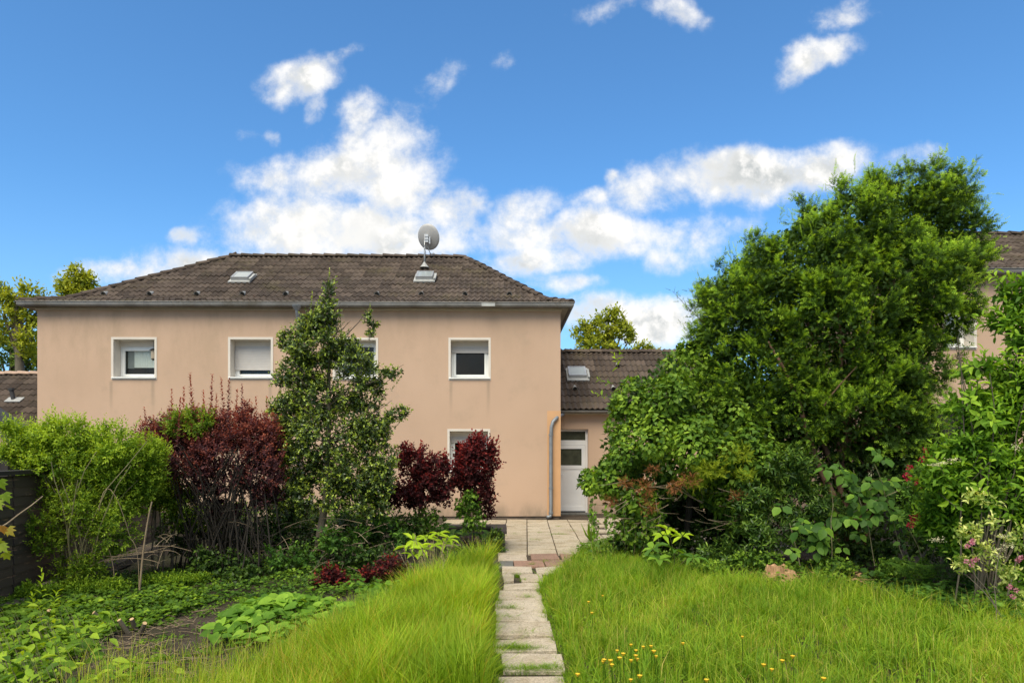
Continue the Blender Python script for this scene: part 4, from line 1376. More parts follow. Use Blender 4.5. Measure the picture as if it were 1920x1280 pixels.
# ================================================================== LOW BUILDING left of house
gy0 = 17.9
gxl, gxr = -19.0, hxl
gze = P(30, 800, gy0).z; gry = gy0 + 2.5; grz = P(30, 702, gry).z
gar = thing('outbuilding', ((gxl + gxr) / 2, gy0, 0), 'low outbuilding with brown tiled roof left of the main house', 'building')
mb = MB()
gb = 2 * gry - gy0
mb.quad((gxl, gy0 + .3, 0), (gxr, gy0 + .3, 0), (gxr, gy0 + .3, gze), (gxl, gy0 + .3, gze)).quad((gxl, gb, 0), (gxl, gy0 + .3, 0), (gxl, gy0 + .3, gze), (gxl, gb, gze))
mb.add([(gxl, gy0, gze), (gxl, gb, gze), (gxl, gry, grz)], [(0, 1, 2)])
mb.build('wall', M['plaster'], gar)
slg = math.hypot(gry - gy0, grz - gze)
prof_g = lambda s: (s / slg * (gry - gy0), gze + s / slg * (grz - gze))
wg = roof_face(gar, (gxr - 7.2, gy0, 0), (1, 0, 0), prof_g, lambda s: 0.0, lambda s: 7.2 - .01, 200, seed=31, rows_=slg)
mb = MB(); mb.quad((gxl, gy0, gze - .02), (gxr, gy0, gze - .02), (gxr, gry, grz - .02), (gxl, gry, grz - .02)).quad((gxr, gb, gze - .02), (gxl, gb, gze - .02), (gxl, gry, grz - .02), (gxr, gry, grz - .02))
mb.build('roof', M['tile'], gar)
ridge_caps(gar, (gxr - 7.2, gry, grz + .02), (gxr - .05, gry, grz + .02), M['cope'])
x, s = on_roof(26, 752, prof_g, gxr - 7.2, gy0, slg)
fr = frame_at(wg, x, s)
mb = MB(); mb.tube([fr[0], fr[0] + Vector((-.05, -.02, .30))], .055, 8); mb.tube([fr[0] + Vector((-.05, -.02, .30)), fr[0] + Vector((-.06, -.02, .36))], .075, 8)
mb.build('roof_flue', M['felt'], gar, kind='stuff')
mb = MB(); local_box(mb, fr, -.18, .25, -.12, .12, .04, .065); mb.build('flashing', M['lead'], gar)

# ================================================================== SHED and FENCE left
fa = G(0, 1136); fbp = G(112, 1092)
fd = (fbp - fa).normalized()
fnrm = Vector((fd.y, -fd.x, 0))
f0 = fa - fd * 2.2; flen = 7.4
fh = 1.40
fence = thing('board_fence', f0 + fd * 3, 'black stained fence of horizontal boards along the left edge', 'fence')


def along(mb, a, d, n, s0, s1, o0, o1, z0, z1):
    v, f = box_vf(s0, s1, o0, o1, z0, z1)
    mb.add([tuple(a + d * q[0] + n * q[1] + Vector((0, 0, q[2]))) for q in v], f)
    return mb


nb_ = 12
for (s0, s1) in ((0.03, 2.4), (2.43, 4.85), (4.88, 7.3)):
    for i in range(nb_):
        z0 = .10 + i * (fh - .12) / nb_
        h = (fh - .12) / nb_
        mb = MB()
        # feather-edge: each board leans out at its foot
        vv = []
        j = rg.normal(0, .003)
        for s_ in (s0, s1):
            for (o_, z) in ((.030 + j, z0 - .012), (.012, z0 + h + .004), (.0, z0 + h + .004), (.008, z0 - .012)):
                vv.append(tuple(f0 + fd * s_ + fnrm * o_ + Vector((0, 0, z + rg.normal(0, .002)))))
        mb.add(vv, [(0, 3, 2, 1), (4, 5, 6, 7), (0, 1, 5, 4), (1, 2, 6, 5), (2, 3, 7, 6), (3, 0, 4, 7)])
        mb.build('board', M['fence'], fence)
for s_ in (0, 2.4, 4.85, 7.3):
    along(MB(), f0, fd, fnrm, s_ - .03, s_ + .03, -.07, .0, -.1, fh - .02).build('post', M['darkwood'], fence)
along(MB(), f0, fd, fnrm, -.05, 7.35, -.10, .08, fh, fh + .045).build('cap_rail', M['darkwood'], fence)
# kerb stone and flower pot at its foot
along(MB(), f0, fd, fnrm, .5, 5.5, .10, .28, -.03, .06).build('kerb', M['dwall'], fence)
pot = G(6, 1128)
pt_ = thing('flower_pot', pot, 'terracotta pot lying at the foot of the black fence', 'flower pot')
mb = MB(); mb.tube([pot + Vector((-.14, .05, .09)), pot + Vector((.03, .05, .10))], [.06, .095], 14, True); mb.build('body', M['terra'], pt_, smooth=False)
mb = MB(); mb.tube([pot + Vector((.03, .05, .10)), pot + Vector((.07, .05, .10))], [.105, .107], 14, True); mb.build('rim', M['terra'], pt_)

shed = thing('shed', (P(-60, 850, 11).x, 11.5, 0), 'dark timber shed with sloping felt roof behind the left fence', 'shed')
q0 = P(32, 826, 10.6); q1 = P(-120, 716, 10.6)
xe, xw = q0.x, q1.x
MBs = MB()
vv = []
for y_ in (10.6, 11.3):
    vv += [(xe, y_, q0.z), (xw, y_, q1.z), (xw, y_, q1.z - .16), (xe, y_, q0.z - .12)]
MBs.add(vv, [(0, 3, 2, 1), (4, 5, 6, 7), (0, 1, 5, 4), (3, 7, 6, 2), (0, 4, 7, 3), (1, 2, 6, 5)])
MBs.build('roof', M['felt'], shed)
MB().box(xw, xe - .32, 11.2, 11.26, 0, q0.z - .10).build('back_wall', M['darkwood'], shed)
MB().box(xe - .30, xe - .22, 10.75, 11.25, 0, q0.z - .12).build('side_wall', M['darkwood'], shed)
MB().box(xe - .30, xe - .20, 10.68, 10.75, 0, q0.z - .12).build('post', M['darkwood'], shed)

# ================================================================== GARDEN WALL / PLANTER
wy = 12.1
wz = P(900, 985, wy).z
gw = thing('garden_wall', (-2.5, wy, 0), 'low dark stone bed wall with flat coping beside the patio', 'wall')
wx1 = P(950, 985, wy).x; wx0 = P(330, 985, wy).x
MB().box(wx0, wx1 - .03, wy + .03, wy + .25, -.05, wz - .05).build('wall_core', M['dwall'], gw)
x = wx0
ii = 0
while x < wx1 - .05:
    ln = min(rg.uniform(.55, .75), wx1 - x)
    MB().box(x + .004, x + ln - .004, wy, wy + .28, wz - .05, wz, .008).build('coping_stone', M['dcap'] if x > wx1 - 1.5 else M['cope'], gw)
    x += ln; ii += 1
MB().box(wx1 - .24, wx1 - .03, 11.3, wy + .03, -.05, wz - .05).build('wall_return', M['dwall'], gw)
MB().box(wx1 - .27, wx1, 11.28, wy - .004, wz - .05, wz, .008).build('return_coping', M['dcap'], gw)

#--BUILT-END--
exec_veg = True
# ================================================================== VEGETATION
def ground_pts(rng, n, x0, x1, y0, y1):
    return np.stack([rng.uniform(x0, x1, n), rng.uniform(y0, y1, n)], -1)


def gz(p): return gheight(p[:, 0], p[:, 1])


def inside(poly, p):
    x, y = p[:, 0], p[:, 1]
    r_ = np.zeros(len(p), bool); n = len(poly); j = n - 1
    for i in range(n):
        xi, yi = poly[i]; xj, yj = poly[j]
        c = ((yi > y) != (yj > y)) & (x < (xj - xi) * (y - yi) / (yj - yi + 1e-12) + xi)
        r_ ^= c; j = i
    return r_


def gpoly(pts): return [(G(px, py).x, G(px, py).y) for px, py in pts]


def vnoise(p, s, seed=0):
    a = np.sin(p[:, 0] * s * 1.3 + seed) * np.cos(p[:, 1] * s * 1.1 - seed * 2) + .6 * np.sin(p[:, 0] * s * 2.9 - p[:, 1] * s * 2.3 + seed * 3) + .4 * np.sin(p[:, 0] * s * 5.1 + p[:, 1] * s * 6.3)
    return a / 2


def blades(name, label, cat, mat, p, h, wd, lean, tint, seed, bend=.35):
    """grass: each blade is a bent three-triangle strip"""
    rng = np.random.default_rng(seed)
    n = len(p)
    z = gz(p)
    base = np.column_stack([p, z])
    th = rng.random(n) * 6.283
    hd = np.stack([np.cos(th), np.sin(th), np.zeros(n)], -1)
    ln = lean * rng.uniform(.2, 1.5, n)
    D = unit(np.column_stack([hd[:, 0] * ln, hd[:, 1] * ln, np.ones(n)]))
    S = np.stack([-hd[:, 1], hd[:, 0], np.zeros(n)], -1)
    S = unit(S + rng.normal(0, .4, (n, 3)) * np.array([1, 1, 0]))
    w2 = (wd * .5)[:, None]
    m = base + D * (h * .55)[:, None]
    tip = base + D * (h * .9)[:, None] + hd * (h * bend * rng.uniform(.2, 1.3, n))[:, None] - np.array([0, 0, 1]) * (h * .08)[:, None]
    v = np.stack([base - S * w2, base + S * w2, m - S * w2 * .8, m + S * w2 * .8, tip], 1).reshape(-1, 3)
    k = (np.arange(n) * 5)[:, None, None]
    f = (np.array([[0, 1, 3], [0, 3, 2], [2, 3, 4]])[None] + k).reshape(-1, 3)
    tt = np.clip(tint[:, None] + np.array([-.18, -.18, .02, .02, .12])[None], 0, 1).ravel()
    o = obj(name, v, f, mat, tint=tt, kind='stuff')
    return tag(o, label, cat)


rng = np.random.default_rng(11)
pathL = [(932, 1060), (922, 1100), (908, 1130), (906, 1190), (906, 1240), (902, 1300), (900, 1400)]
pathR = [(1075, 1400), (1066, 1300), (1060, 1240), (1040, 1200), (1028, 1150), (1018, 1100), (1062, 1062)]
tall = gpoly([(922, 1088), (912, 1110)] + pathL[2:] + [(60, 1400), (150, 1330), (330, 1292), (520, 1246), (640, 1212), (720, 1178), (780, 1140), (850, 1108)])
right = gpoly([(1070, 1058), (1024, 1100), (1034, 1150), (1050, 1200), (1072, 1240), (1078, 1300), (1090, 1400), (2300, 1400), (2300, 1180), (1900, 1165), (1700, 1125), (1600, 1108), (1440, 1098), (1300, 1080), (1200, 1060), (1120, 1052)])


def sow(poly, n, seed):
    r_ = np.random.default_rng(seed)
    a = np.array(poly)
    o = []
    got = 0
    while got < n:
        p = ground_pts(r_, n * 2, a[:, 0].min(), a[:, 0].max(), max(a[:, 1].min(), 3.9), a[:, 1].max())
        # keep more where it is near the camera
        keep = inside(poly, p)
        p = p[keep]
        o.append(p); got += len(p)
    return np.concatenate(o)[:n], r_


def clump(p, r_, amt, cell=.16):
    q = np.floor(p / cell)
    h_ = np.sin(q[:, 0] * 127.1 + q[:, 1] * 311.7) * 43758.5453
    h2 = np.sin(q[:, 0] * 269.5 + q[:, 1] * 183.3) * 43758.5453
    c = (q + np.stack([h_ - np.floor(h_), h2 - np.floor(h2)], -1)) * cell
    return p + (c - p) * amt * r_.random(len(p))[:, None]


p, r_ = sow(tall, 74000, 3)
edge0 = np.clip((p[:, 0] + 2.5) / 2.1, 0, 1)
p = p[r_.random(len(p)) < .10 + .90 * np.clip(edge0 * 1.4 + .5 * vnoise(p, 2.6, 4), 0, 1)]
p = clump(p, r_, .45)
edge = np.clip((p[:, 0] - (-2.6)) / 1.6, 0, 1)
hh = (.16 + .38 * edge ** 1.3) * (1 + .35 * vnoise(p, 2.4, 2)) * r_.uniform(.30, 1.2, len(p))
tn = .42 + .24 * vnoise(p, 2.1, 5) + r_.normal(0, .26, len(p)) + (r_.random(len(p)) > .93) * .6
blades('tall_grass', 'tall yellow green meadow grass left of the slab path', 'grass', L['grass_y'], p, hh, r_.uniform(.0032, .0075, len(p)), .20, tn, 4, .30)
p, r_ = sow(right, 82000, 6)
p = clump(p, r_, .7)
far_ = np.clip((p[:, 1] - 6.2) / 2.0, 0, 1)
hh = (.12 + .08 * far_) * (1 + .7 * vnoise(p, 1.9, 1)) * r_.uniform(.5, 1.5, len(p))
tn = .50 - .10 * far_ + .26 * vnoise(p, 1.1, 9) + r_.normal(0, .2, len(p)) + (r_.random(len(p)) > .90) * .5
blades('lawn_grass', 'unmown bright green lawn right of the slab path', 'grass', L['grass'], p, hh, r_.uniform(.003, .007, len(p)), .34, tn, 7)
p, r_ = sow(right, 5200, 46)
blades('lawn_stalks', 'tall thin flowering stalks standing above the right lawn', 'grass', L['grass'], p, r_.uniform(.22, .40, len(p)), r_.uniform(.002, .0045, len(p)), .12, .72 + r_.normal(0, .2, len(p)), 47, .12)
p, r_ = sow(tall, 3000, 48)
blades('tall_stalks', 'pale seed stalks standing above the tall grass', 'grass', L['grass'], p, r_.uniform(.4, .62, len(p)), r_.uniform(.002, .0045, len(p)), .14, .85 + r_.normal(0, .15, len(p)), 49, .16)
# coarser tufts on the right lawn
p, r_ = sow(right, 9000, 16)
p = clump(p, r_, .97, .42)
hh = .30 * r_.uniform(.5, 1.2, len(p))
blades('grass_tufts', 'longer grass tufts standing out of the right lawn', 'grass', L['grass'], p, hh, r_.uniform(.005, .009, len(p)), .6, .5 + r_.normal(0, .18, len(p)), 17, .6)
# tufts between the slabs
tp = []
for (px, py, w_, n) in ((975, 1218, 75, 300), (960, 1215, 50, 150), (985, 1258, 95, 420), (1030, 1255, 50, 160), (985, 1190, 40, 160), (955, 1141, 36, 110), (955, 1160, 30, 80), (990, 1120, 30, 40), (999, 1060, 12, 70), (1022, 1054, 14, 60),
                        (970, 1080, 6, 50), (981, 1088, 12, 40), (965, 1002, 10, 40), (1012, 1000, 8, 40), (1045, 1003, 26, 120), (1070, 996, 14, 50), (1000, 1014, 28, 60), (1046, 988, 10, 40), (1058, 1003, 8, 50), (1108, 1015, 10, 90), (930, 1105, 12, 90), (925, 1160, 8, 90), (1072, 1060, 22, 120), (935, 1256, 30, 120)):
    c = G(px, py)
    wm = w_ / F * c.y / 2
    n = int(n * 2.4)
    tp.append(np.stack([rng.normal(c.x, wm * .6, n), rng.normal(c.y, .030, n)], -1))
p = np.concatenate(tp)
blades('joint_grass', 'small grass tufts growing in the joints of the slabs', 'grass', L['grass'], p, rng.uniform(.02, .11, len(p)), rng.uniform(.002, .004, len(p)), 1.1, .32 + rng.normal(0, .18, len(p)), 9, .8)
p, r_ = sow(gpoly([(700, 1400), (330, 1400), (200, 1400), (100, 1280), (330, 1200), (480, 1190), (700, 1120), (760, 1080), (800, 1100)]), 9000, 26)
p = clump(p, r_, .9, .25)
p = p[(p[:, 0] > -2.3) | (r_.random(len(p)) > .6)]
blades('thin_grass', 'thin young grass creeping over the bare soil', 'grass', L['grass'], p, r_.uniform(.04, .16, len(p)), r_.uniform(.003, .006, len(p)), .6, .5 + r_.normal(0, .18, len(p)), 27, .5)
for nm, lab, pl, n_ in (('verge_grass', 'short grass and weeds along the left edge of the slabs', [(934, 1060), (930, 1100), (930, 1200), (938, 1300), (940, 1400), (898, 1400), (900, 1300), (904, 1200), (906, 1130), (920, 1095), (926, 1060)], 7000),
                        ('verge_grass', 'short grass and weeds along the right edge of the slabs', [(1062, 1060), (1010, 1092), (1018, 1130), (1034, 1190), (1054, 1230), (1058, 1300), (1060, 1400), (1098, 1400), (1084, 1300), (1074, 1240), (1048, 1180), (1034, 1130), (1030, 1100), (1075, 1060)], 7000)):
    p, r_ = sow(gpoly(pl), n_, len(lab))
    p = clump(p, r_, .7, .12)
    blades(nm, lab, 'grass', L['grass'], p, r_.uniform(.02, .11, len(p)) * (1 + .5 * vnoise(p, 5, 2)), r_.uniform(.0025, .005, len(p)), .8, .45 + r_.normal(0, .2, len(p)), 60 + n_, .7)
# grass seed heads
sg = thing('seed_grass', G(780, 1120), 'clump of dry pinkish seed heads in the tall grass', 'grass')
pth = []; fo = Fol(T_RHOMB, L['seed'])
for i in range(26):
    q = G(rng.uniform(760, 830), rng.uniform(1085, 1140)); b = np.array([q.x + rng.normal(0, .12), q.y + .1, rng.uniform(.45, .62)])
    pp = bezier((q.x, q.y, 0), b, (0, 0, .05), 5, rng); pth.append((pp, .0025, .0015))
    k = 26
    t = rng.random(k) * .16
    d = unit(pp[-1] - pp[-2])
    fo.add(pp[-1] - d * t[:, None], unit(d + rng.normal(0, .35, (k, 3))), rng.normal(0, 1, (k, 3)), .022, .006, rng.random(k))
fo.build('seed_heads', sg); stems('stalks', sg, pth, M['dry'], n=3)

# yellow hawkweed flowers, one thing each
def flower(px, py, hgt):
    t = (CAMH - hgt) / (py - HOR) * F
    q = G(px, HOR + F * CAMH / t)
    return q


fl = [(887, 700), (805, 742), (817, 815), (1067, 1028), (1095, 1067), (1152, 1042), (1203, 1038), (1240, 1073), (1248, 1105), (970, 1068), (1018, 1090), (1107, 1102), (992, 1118), (893, 1130), (910, 1130), (876, 1142), (948, 1135), (950, 1163), (1068, 1133), (1122, 1125), (1437, 1018), (720, 1227), (1133, 1238), (1092, 1262)]
fl = [(880 + a_ / 3.555, 920 + b_ / 3.555) for a_, b_ in fl] + [(1280 + a_ / 2.206, 700 + b_ / 2.206) for a_, b_ in ((453, 1172), (405, 1190), (361, 1226), (328, 1207), (590, 1264), (238, 1090), (100, 1270))]
for (px, py) in fl:
    hz = rng.uniform(.24, .32)
    q = flower(px, py, hz)
    t_ = thing('hawkweed', q, 'yellow hawkweed flower on a thin stalk in the right lawn', 'flower', 'yellow hawkweed flowers in the right lawn')
    top = Vector((q.x + rng.normal(0, .01), q.y, hz))
    mb = MB(); mb.tube([q, (q + top) / 2 + Vector((.01, 0, 0)), top], .003, 5); mb.build('stalk', L['grass'], t_)
    vv, ff_ = [tuple(top + Vector((0, 0, .006)))], []
    n = 14; r1 = rng.uniform(.013, .019)
    for k in range(n):
        a_ = 2 * math.pi * k / n; rr_ = r1 if k % 2 else r1 * .72
        vv.append(tuple(top + Vector((math.cos(a_) * rr_, math.sin(a_) * rr_ - .003, .004 + rr_ * .5))))
    vv.append(tuple(top - Vector((0, 0, .012)))) 
    for k in range(n): ff_ += [(0, 1 + k, 1 + (k + 1) % n), (n + 1, 1 + (k + 1) % n, 1 + k)]
    obj('bloom', vv, ff_, M['yellow'], t_)


# ---------------------------------------------------------------- shrubs, left side
def shrub(name, px, py, label, cat):
    return thing(name, G(px, py), label, cat)


def fan_stems(rng, base, tops, r0, r1, spread=.12, bend=.15):
    o = []
    for tpt in tops:
        b = np.array([base.x + rng.normal(0, spread), base.y + rng.normal(0, spread * .7), 0.0])
        tpt = np.array(tpt)
        o.append((bezier(b, tpt, (-(tpt[0] - b[0]) * .25 + rng.normal(0, abs(bend) * .3), 0, bend), 7, rng), r0 * rng.uniform(.6, 1.2), r1))
    return o


# A: pale green privet
YA = 8.2
pv_ = shrub('privet_bush', 150, 1108, 'loose light green privet bush in front of the black fence', 'bush')
lobes = [LB(60, 835, 48, 42, YA), LB(130, 818, 62, 38, YA), (LB(215, 828, 62, 44, YA)), LB(105, 872, 82, 36, YA), LB(200, 880, 78, 46, YA + .2), LB(265, 880, 40, 55, YA + .3), LB(150, 850, 110, 45, YA + .4, .7), LB(30, 800, 26, 16, YA, .2), LB(25, 850, 20, 18, YA, .2), LB(290, 850, 20, 40, YA + .3, .3)]
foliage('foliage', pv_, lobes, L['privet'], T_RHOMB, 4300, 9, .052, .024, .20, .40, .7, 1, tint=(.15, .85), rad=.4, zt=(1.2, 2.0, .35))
lobes = [LB(240, 930, 55, 50, YA + .3), LB(150, 960, 60, 60, YA), LB(90, 1000, 40, 50, YA - .2), LB(220, 1000, 45, 60, YA), LB(150, 1070, 60, 40, YA), LB(120, 920, 80, 25, YA)]
foliage('lower_foliage', pv_, lobes, L['privet_dark'], T_RHOMB, 1900, 8, .052, .023, .18, .2, .5, 2, tint=(.45, 1.0), rad=.6)
tops = [P(rng.uniform(60, 280), rng.uniform(820, 900), YA + rng.normal(0, .3)) for _ in range(22)]
stems('stems', pv_, fan_stems(rng, G(155, 1105), tops, .009, .004, .13, .1), M['pale'])
for k in range(3):
    pass
# bare arching canes
bz = []
for (a_, m_, b_) in (((185, 960), (200, 850), (245, 1010)), ((245, 1010), (262, 1020), (260, 1100)), ((262, 1105), (270, 1000), (285, 940)), ((180, 1040), (240, 1050), (330, 1020)), ((160, 1065), (230, 1030), (290, 1035)), ((200, 1050), (260, 1040), (300, 1055)),
                     ((215, 1105), (215, 1050), (200, 1020)), ((0, 985), (40, 960), (75, 930)), ((0, 1105), (60, 1095), (120, 1100)), ((295, 1065), (300, 1040), (310, 1025))):
    A_, M__, B_ = (np.array(P(q[0], q[1], YA - .12)) for i, q in enumerate((a_, m_, b_)))
    t = np.linspace(0, 1, 9)[:, None]
    bz.append(((1 - t) ** 2 * A_ + 2 * t * (1 - t) * M__ + t * t * B_, .005 if a_[0] != 262 else .013, .003 if a_[0] != 262 else .009))
for i in range(26):
    q = np.array(P(rng.uniform(190, 320), rng.uniform(1000, 1070), YA + rng.uniform(-.1, .6)))
    bz.append((bezier(q, q + rng.normal(0, 1, 3) * np.array([.30, .15, .10]), (0, 0, .05), 5, rng), .004, .002))
stems('bare_canes', pv_, bz, M['dry'])

# B: darker green shrub mixed with the barberry
YB_ = 9.45
sb = shrub('green_shrub', 300, 1075, 'green leafy shrub growing between the privet and the purple barberry', 'bush')
lobes = [LB(318, 812, 36, 40, YB_), LB(350, 800, 34, 30, YB_), LB(300, 900, 50, 50, YB_ - .1), LB(345, 960, 36, 50, YB_ - .1), LB(275, 930, 40, 40, YB_), LB(372, 795, 30, 30, YB_ - .5), LB(330, 790, 26, 26, YB_ - .45)]
foliage('foliage', sb, lobes, L['privet_dark'], T_RHOMB, 2300, 9, .048, .022, .18, .35, .6, 3, tint=(.35, 1.0), rad=.4)
stems('stems', sb, fan_stems(rng, G(310, 1075), [P(rng.uniform(280, 370), rng.uniform(820, 930), YB_) for _ in range(9)], .013, .005), M['bark'])

# C: purple barberry
YC = 9.2
bb = shrub('purple_barberry', 430, 1078, 'tall purple barberry bush with upright red shoots left of the holly', 'bush')
lobes = [LB(285, 830, 44, 34, YC), LB(330, 812, 50, 40, YC), LB(385, 812, 56, 40, YC), LB(440, 806, 60, 42, YC), LB(490, 822, 42, 48, YC), LB(350, 870, 80, 36, YC), LB(420, 855, 90, 46, YC), LB(490, 880, 48, 50, YC), LB(290, 875, 36, 26, YC), LB(430, 905, 80, 26, YC + .1), LB(510, 850, 26, 60, YC), LB(350, 925, 40, 22, YC + .2, .3), LB(500, 930, 40, 24, YC + .2, .3), LB(420, 950, 50, 20, YC + .3, .3), LB(460, 775, 14, 24, YC, .15), LB(362, 780, 10, 22, YC, .15)]
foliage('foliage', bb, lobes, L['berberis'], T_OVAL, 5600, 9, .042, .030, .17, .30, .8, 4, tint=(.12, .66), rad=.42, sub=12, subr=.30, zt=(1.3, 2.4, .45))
fo = Fol(T_LEAF, L['berberis'])
O, D = [], []
spires = [(340, 735), (384, 740), (430, 722), (500, 752), (268, 790), (282, 775), (318, 740), (332, 760), (362, 712), (374, 760), (396, 712), (420, 716), (408, 745), (442, 742), (457, 728), (484, 752), (470, 770), (500, 780), (346, 775), (432, 765), (510, 800), (300, 790), (390, 765), (450, 775)]
for (px, py) in spires:
    q = P(px + rng.normal(0, 2), py + 74, YC + rng.normal(0, .2)); O.append(q); D.append((rng.normal(0, .06), rng.normal(0, .08), 1))
shoots(rng, fo, np.array(O), np.array(D), .60, 56, .062, .040, 66, (.55, 1.1), up=.3, taper=.5)
fo.build('upright_shoots', bb)
tops = [P(rng.uniform(300, 505), rng.uniform(830, 900), YC + rng.normal(0, .3)) for _ in range(60)]
stems('stems', bb, fan_stems(rng, G(430, 1075), tops, .015, .005, .30, .05) + fan_stems(rng, G(380, 1070), tops[:20], .012, .004, .25, -.1), M['dbark'])
tw = []
for i in range(190):
    q = np.array(P(rng.uniform(330, 530), rng.uniform(890, 1040), YC + rng.normal(0, .25)))
    tw.append((bezier(q, q + rng.normal(0, 1, 3) * np.array([.18, .1, .22]), (0, 0, .03), 4, rng), .004, .002))
stems('twigs', bb, tw, M['dbark'], n=3)

# D: holly
YD = 9.6
hol = shrub('holly_tree', 590, 1062, 'tall holly tree with glossy dark leaves in front of the house', 'tree')
lobes = [LB(617, 548, 11, 34, YD, .10), LB(612, 590, 30, 34, YD), LB(580, 612, 26, 26, YD), LB(600, 650, 62, 46, YD), LB(548, 640, 24, 26, YD), LB(565, 700, 52, 42, YD), LB(655, 675, 52, 46, YD), LB(694, 610, 12, 28, YD, .10), LB(600, 745, 84, 50, YD), LB(690, 740, 40, 40, YD + .1),
         LB(540, 770, 40, 40, YD), LB(620, 820, 104, 62, YD), LB(700, 800, 44, 34, YD), LB(560, 870, 60, 55, YD), LB(660, 890, 74, 52, YD), LB(735, 700, 22, 10, YD, .12), LB(745, 775, 26, 12, YD, .12), LB(600, 930, 84, 44, YD), LB(530, 830, 32, 44, YD), LB(690, 945, 44, 30, YD), LB(720, 860, 30, 40, YD), LB(540, 920, 50, 36, YD), LB(700, 900, 46, 40, YD)]
foliage('crown', hol, lobes, L['holly'], T_HOLLY, 6400, 8, .058, .038, .15, .38, .55, 5, sub=7, subr=.36, tint=(.28, 1.1), rad=.5)
b0 = np.array(G(592, 1062)); b0[2] = -.03
pts = [b0, np.array(P(600, 1000, YD)), np.array(P(612, 930, YD)), np.array(P(616, 800, YD)), np.array(P(616, 640, YD)), np.array(P(617, 520, YD))]
mb = MB(); mb.tube([tuple(q) for q in pts], [.06, .055, .048, .035, .02, .006], 9); mb.build('trunk', M['bark'], hol, smooth=True)
br = []
for i in range(46):
    t = rng.uniform(.25, .95); z = t * 3.9 + .2
    q = np.array([P(615, 800, YD).x, YD, z]); a_ = rng.random() * 6.28; ln = (1.0 - t) * .9 + .15
    br.append((bezier(q, q + np.array([math.cos(a_) * ln, math.sin(a_) * ln, ln * .6]), (0, 0, -.08), 5, rng), .012 * (1.3 - t), .003))
for (px, py) in ((757, 683), (770, 775), (738, 705), (694, 575), (550, 600), (735, 750)):
    br.append((bezier(P(640, py + 60, YD), P(px, py, YD), (0, 0, -.05), 6, rng), .01, .003))
stems('branches', hol, br, M['bark'])

fo = Fol(T_HOLLY, L['holly']); O = []; D = []
for (px, py) in ((617, 506), (613, 530), (582, 548), (588, 570), (696, 572), (700, 600), (640, 590), (560, 610), (742, 700), (748, 772)):
    O.append(tuple(P(px - (10 if px > 740 else 0), py + 34, YD + rng.normal(0, .05)))); D.append((.5 if px > 740 else rng.normal(0, .06), 0, .7 if px > 740 else 1.0))
shoots(rng, fo, np.array(O), np.array(D), .27, 22, .048, .028, 50, (.6, 1.0), up=.3, taper=.4)
fo.build('leading_shoots', hol)

# E/F: smoke bushes
YE = 10.8
for k, (px, py, label, lob) in enumerate((
        (790, 1010, 'wide dark red smoke bush right of the holly', [LB(775, 870, 38, 34, YE), LB(815, 878, 32, 34, YE), LB(795, 915, 52, 36, YE), LB(760, 920, 26, 40, YE), LB(830, 925, 24, 28, YE), LB(758, 850, 14, 22, YE, .2), LB(735, 930, 20, 30, YE, .2)]),
        (885, 990, 'narrow dark red smoke bush in front of the ground floor window', [LB(885, 850, 36, 26, YE + .2), LB(905, 838, 32, 24, YE + .2), LB(880, 885, 34, 36, YE + .2), LB(920, 868, 18, 28, YE + .2), LB(895, 915, 26, 34, YE + .2), LB(915, 930, 12, 34, YE + .2, .15), LB(915, 960, 10, 16, YE + .2, .1)]))):
    cs = shrub('smoke_bush', px, py, label, 'bush')
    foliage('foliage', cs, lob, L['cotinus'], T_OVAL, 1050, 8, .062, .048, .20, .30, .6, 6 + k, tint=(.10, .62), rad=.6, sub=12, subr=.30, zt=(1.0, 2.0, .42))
    fo = Fol(T_OVAL, L['cotinus']); O = []
    sps = ((757, 846), (770, 842), (786, 836), (803, 852), (828, 850), (836, 872)) if k == 0 else ((862, 838), (880, 824), (906, 814), (926, 822), (934, 845), (893, 820))
    for (a_, b_) in sps: O.append(P(a_, b_ + 26, YE + .2 * k + rng.normal(0, .1)))
    shoots(rng, fo, np.array(O), np.tile([0.05, 0, 1.0], (len(O), 1)) + rng.normal(0, .12, (len(O), 3)), .30, 20, .055, .042, 50, (.7, 1.1))
    fo.build('young_shoots', cs)
    cb = G(px, py)
    stems('stems', cs, fan_stems(rng, cb, [P(px + rng.normal(0, 25), rng.uniform(860, 920), YE + .2 * k) for _ in range(7)], .022, .008, .06), M['bark'])
iv = shrub('ivy_on_stems', 890, 992, 'ivy climbing the stems below the narrow smoke bush', 'ivy')
foliage('foliage', iv, [LB(882, 945, 28, 28, YE + .05), LB(890, 975, 24, 22, YE + .05), LB(862, 950, 14, 20, YE + .05)], L['ivy'], T_IVY, 330, 4, .055, .055, .08, .3, -.3, 9, tint=(.1, .6), grav=.6)
iv = shrub('ivy_on_stems', 800, 1010, 'ivy and bare stems below the wide smoke bush', 'ivy')
foliage('foliage', iv, [LB(800, 965, 34, 24, YE), LB(780, 990, 28, 26, YE), LB(820, 985, 30, 26, YE)], L['ivy'], T_IVY, 300, 4, .05, .05, .08, .3, -.3, 10, tint=(.05, .6), grav=.6)

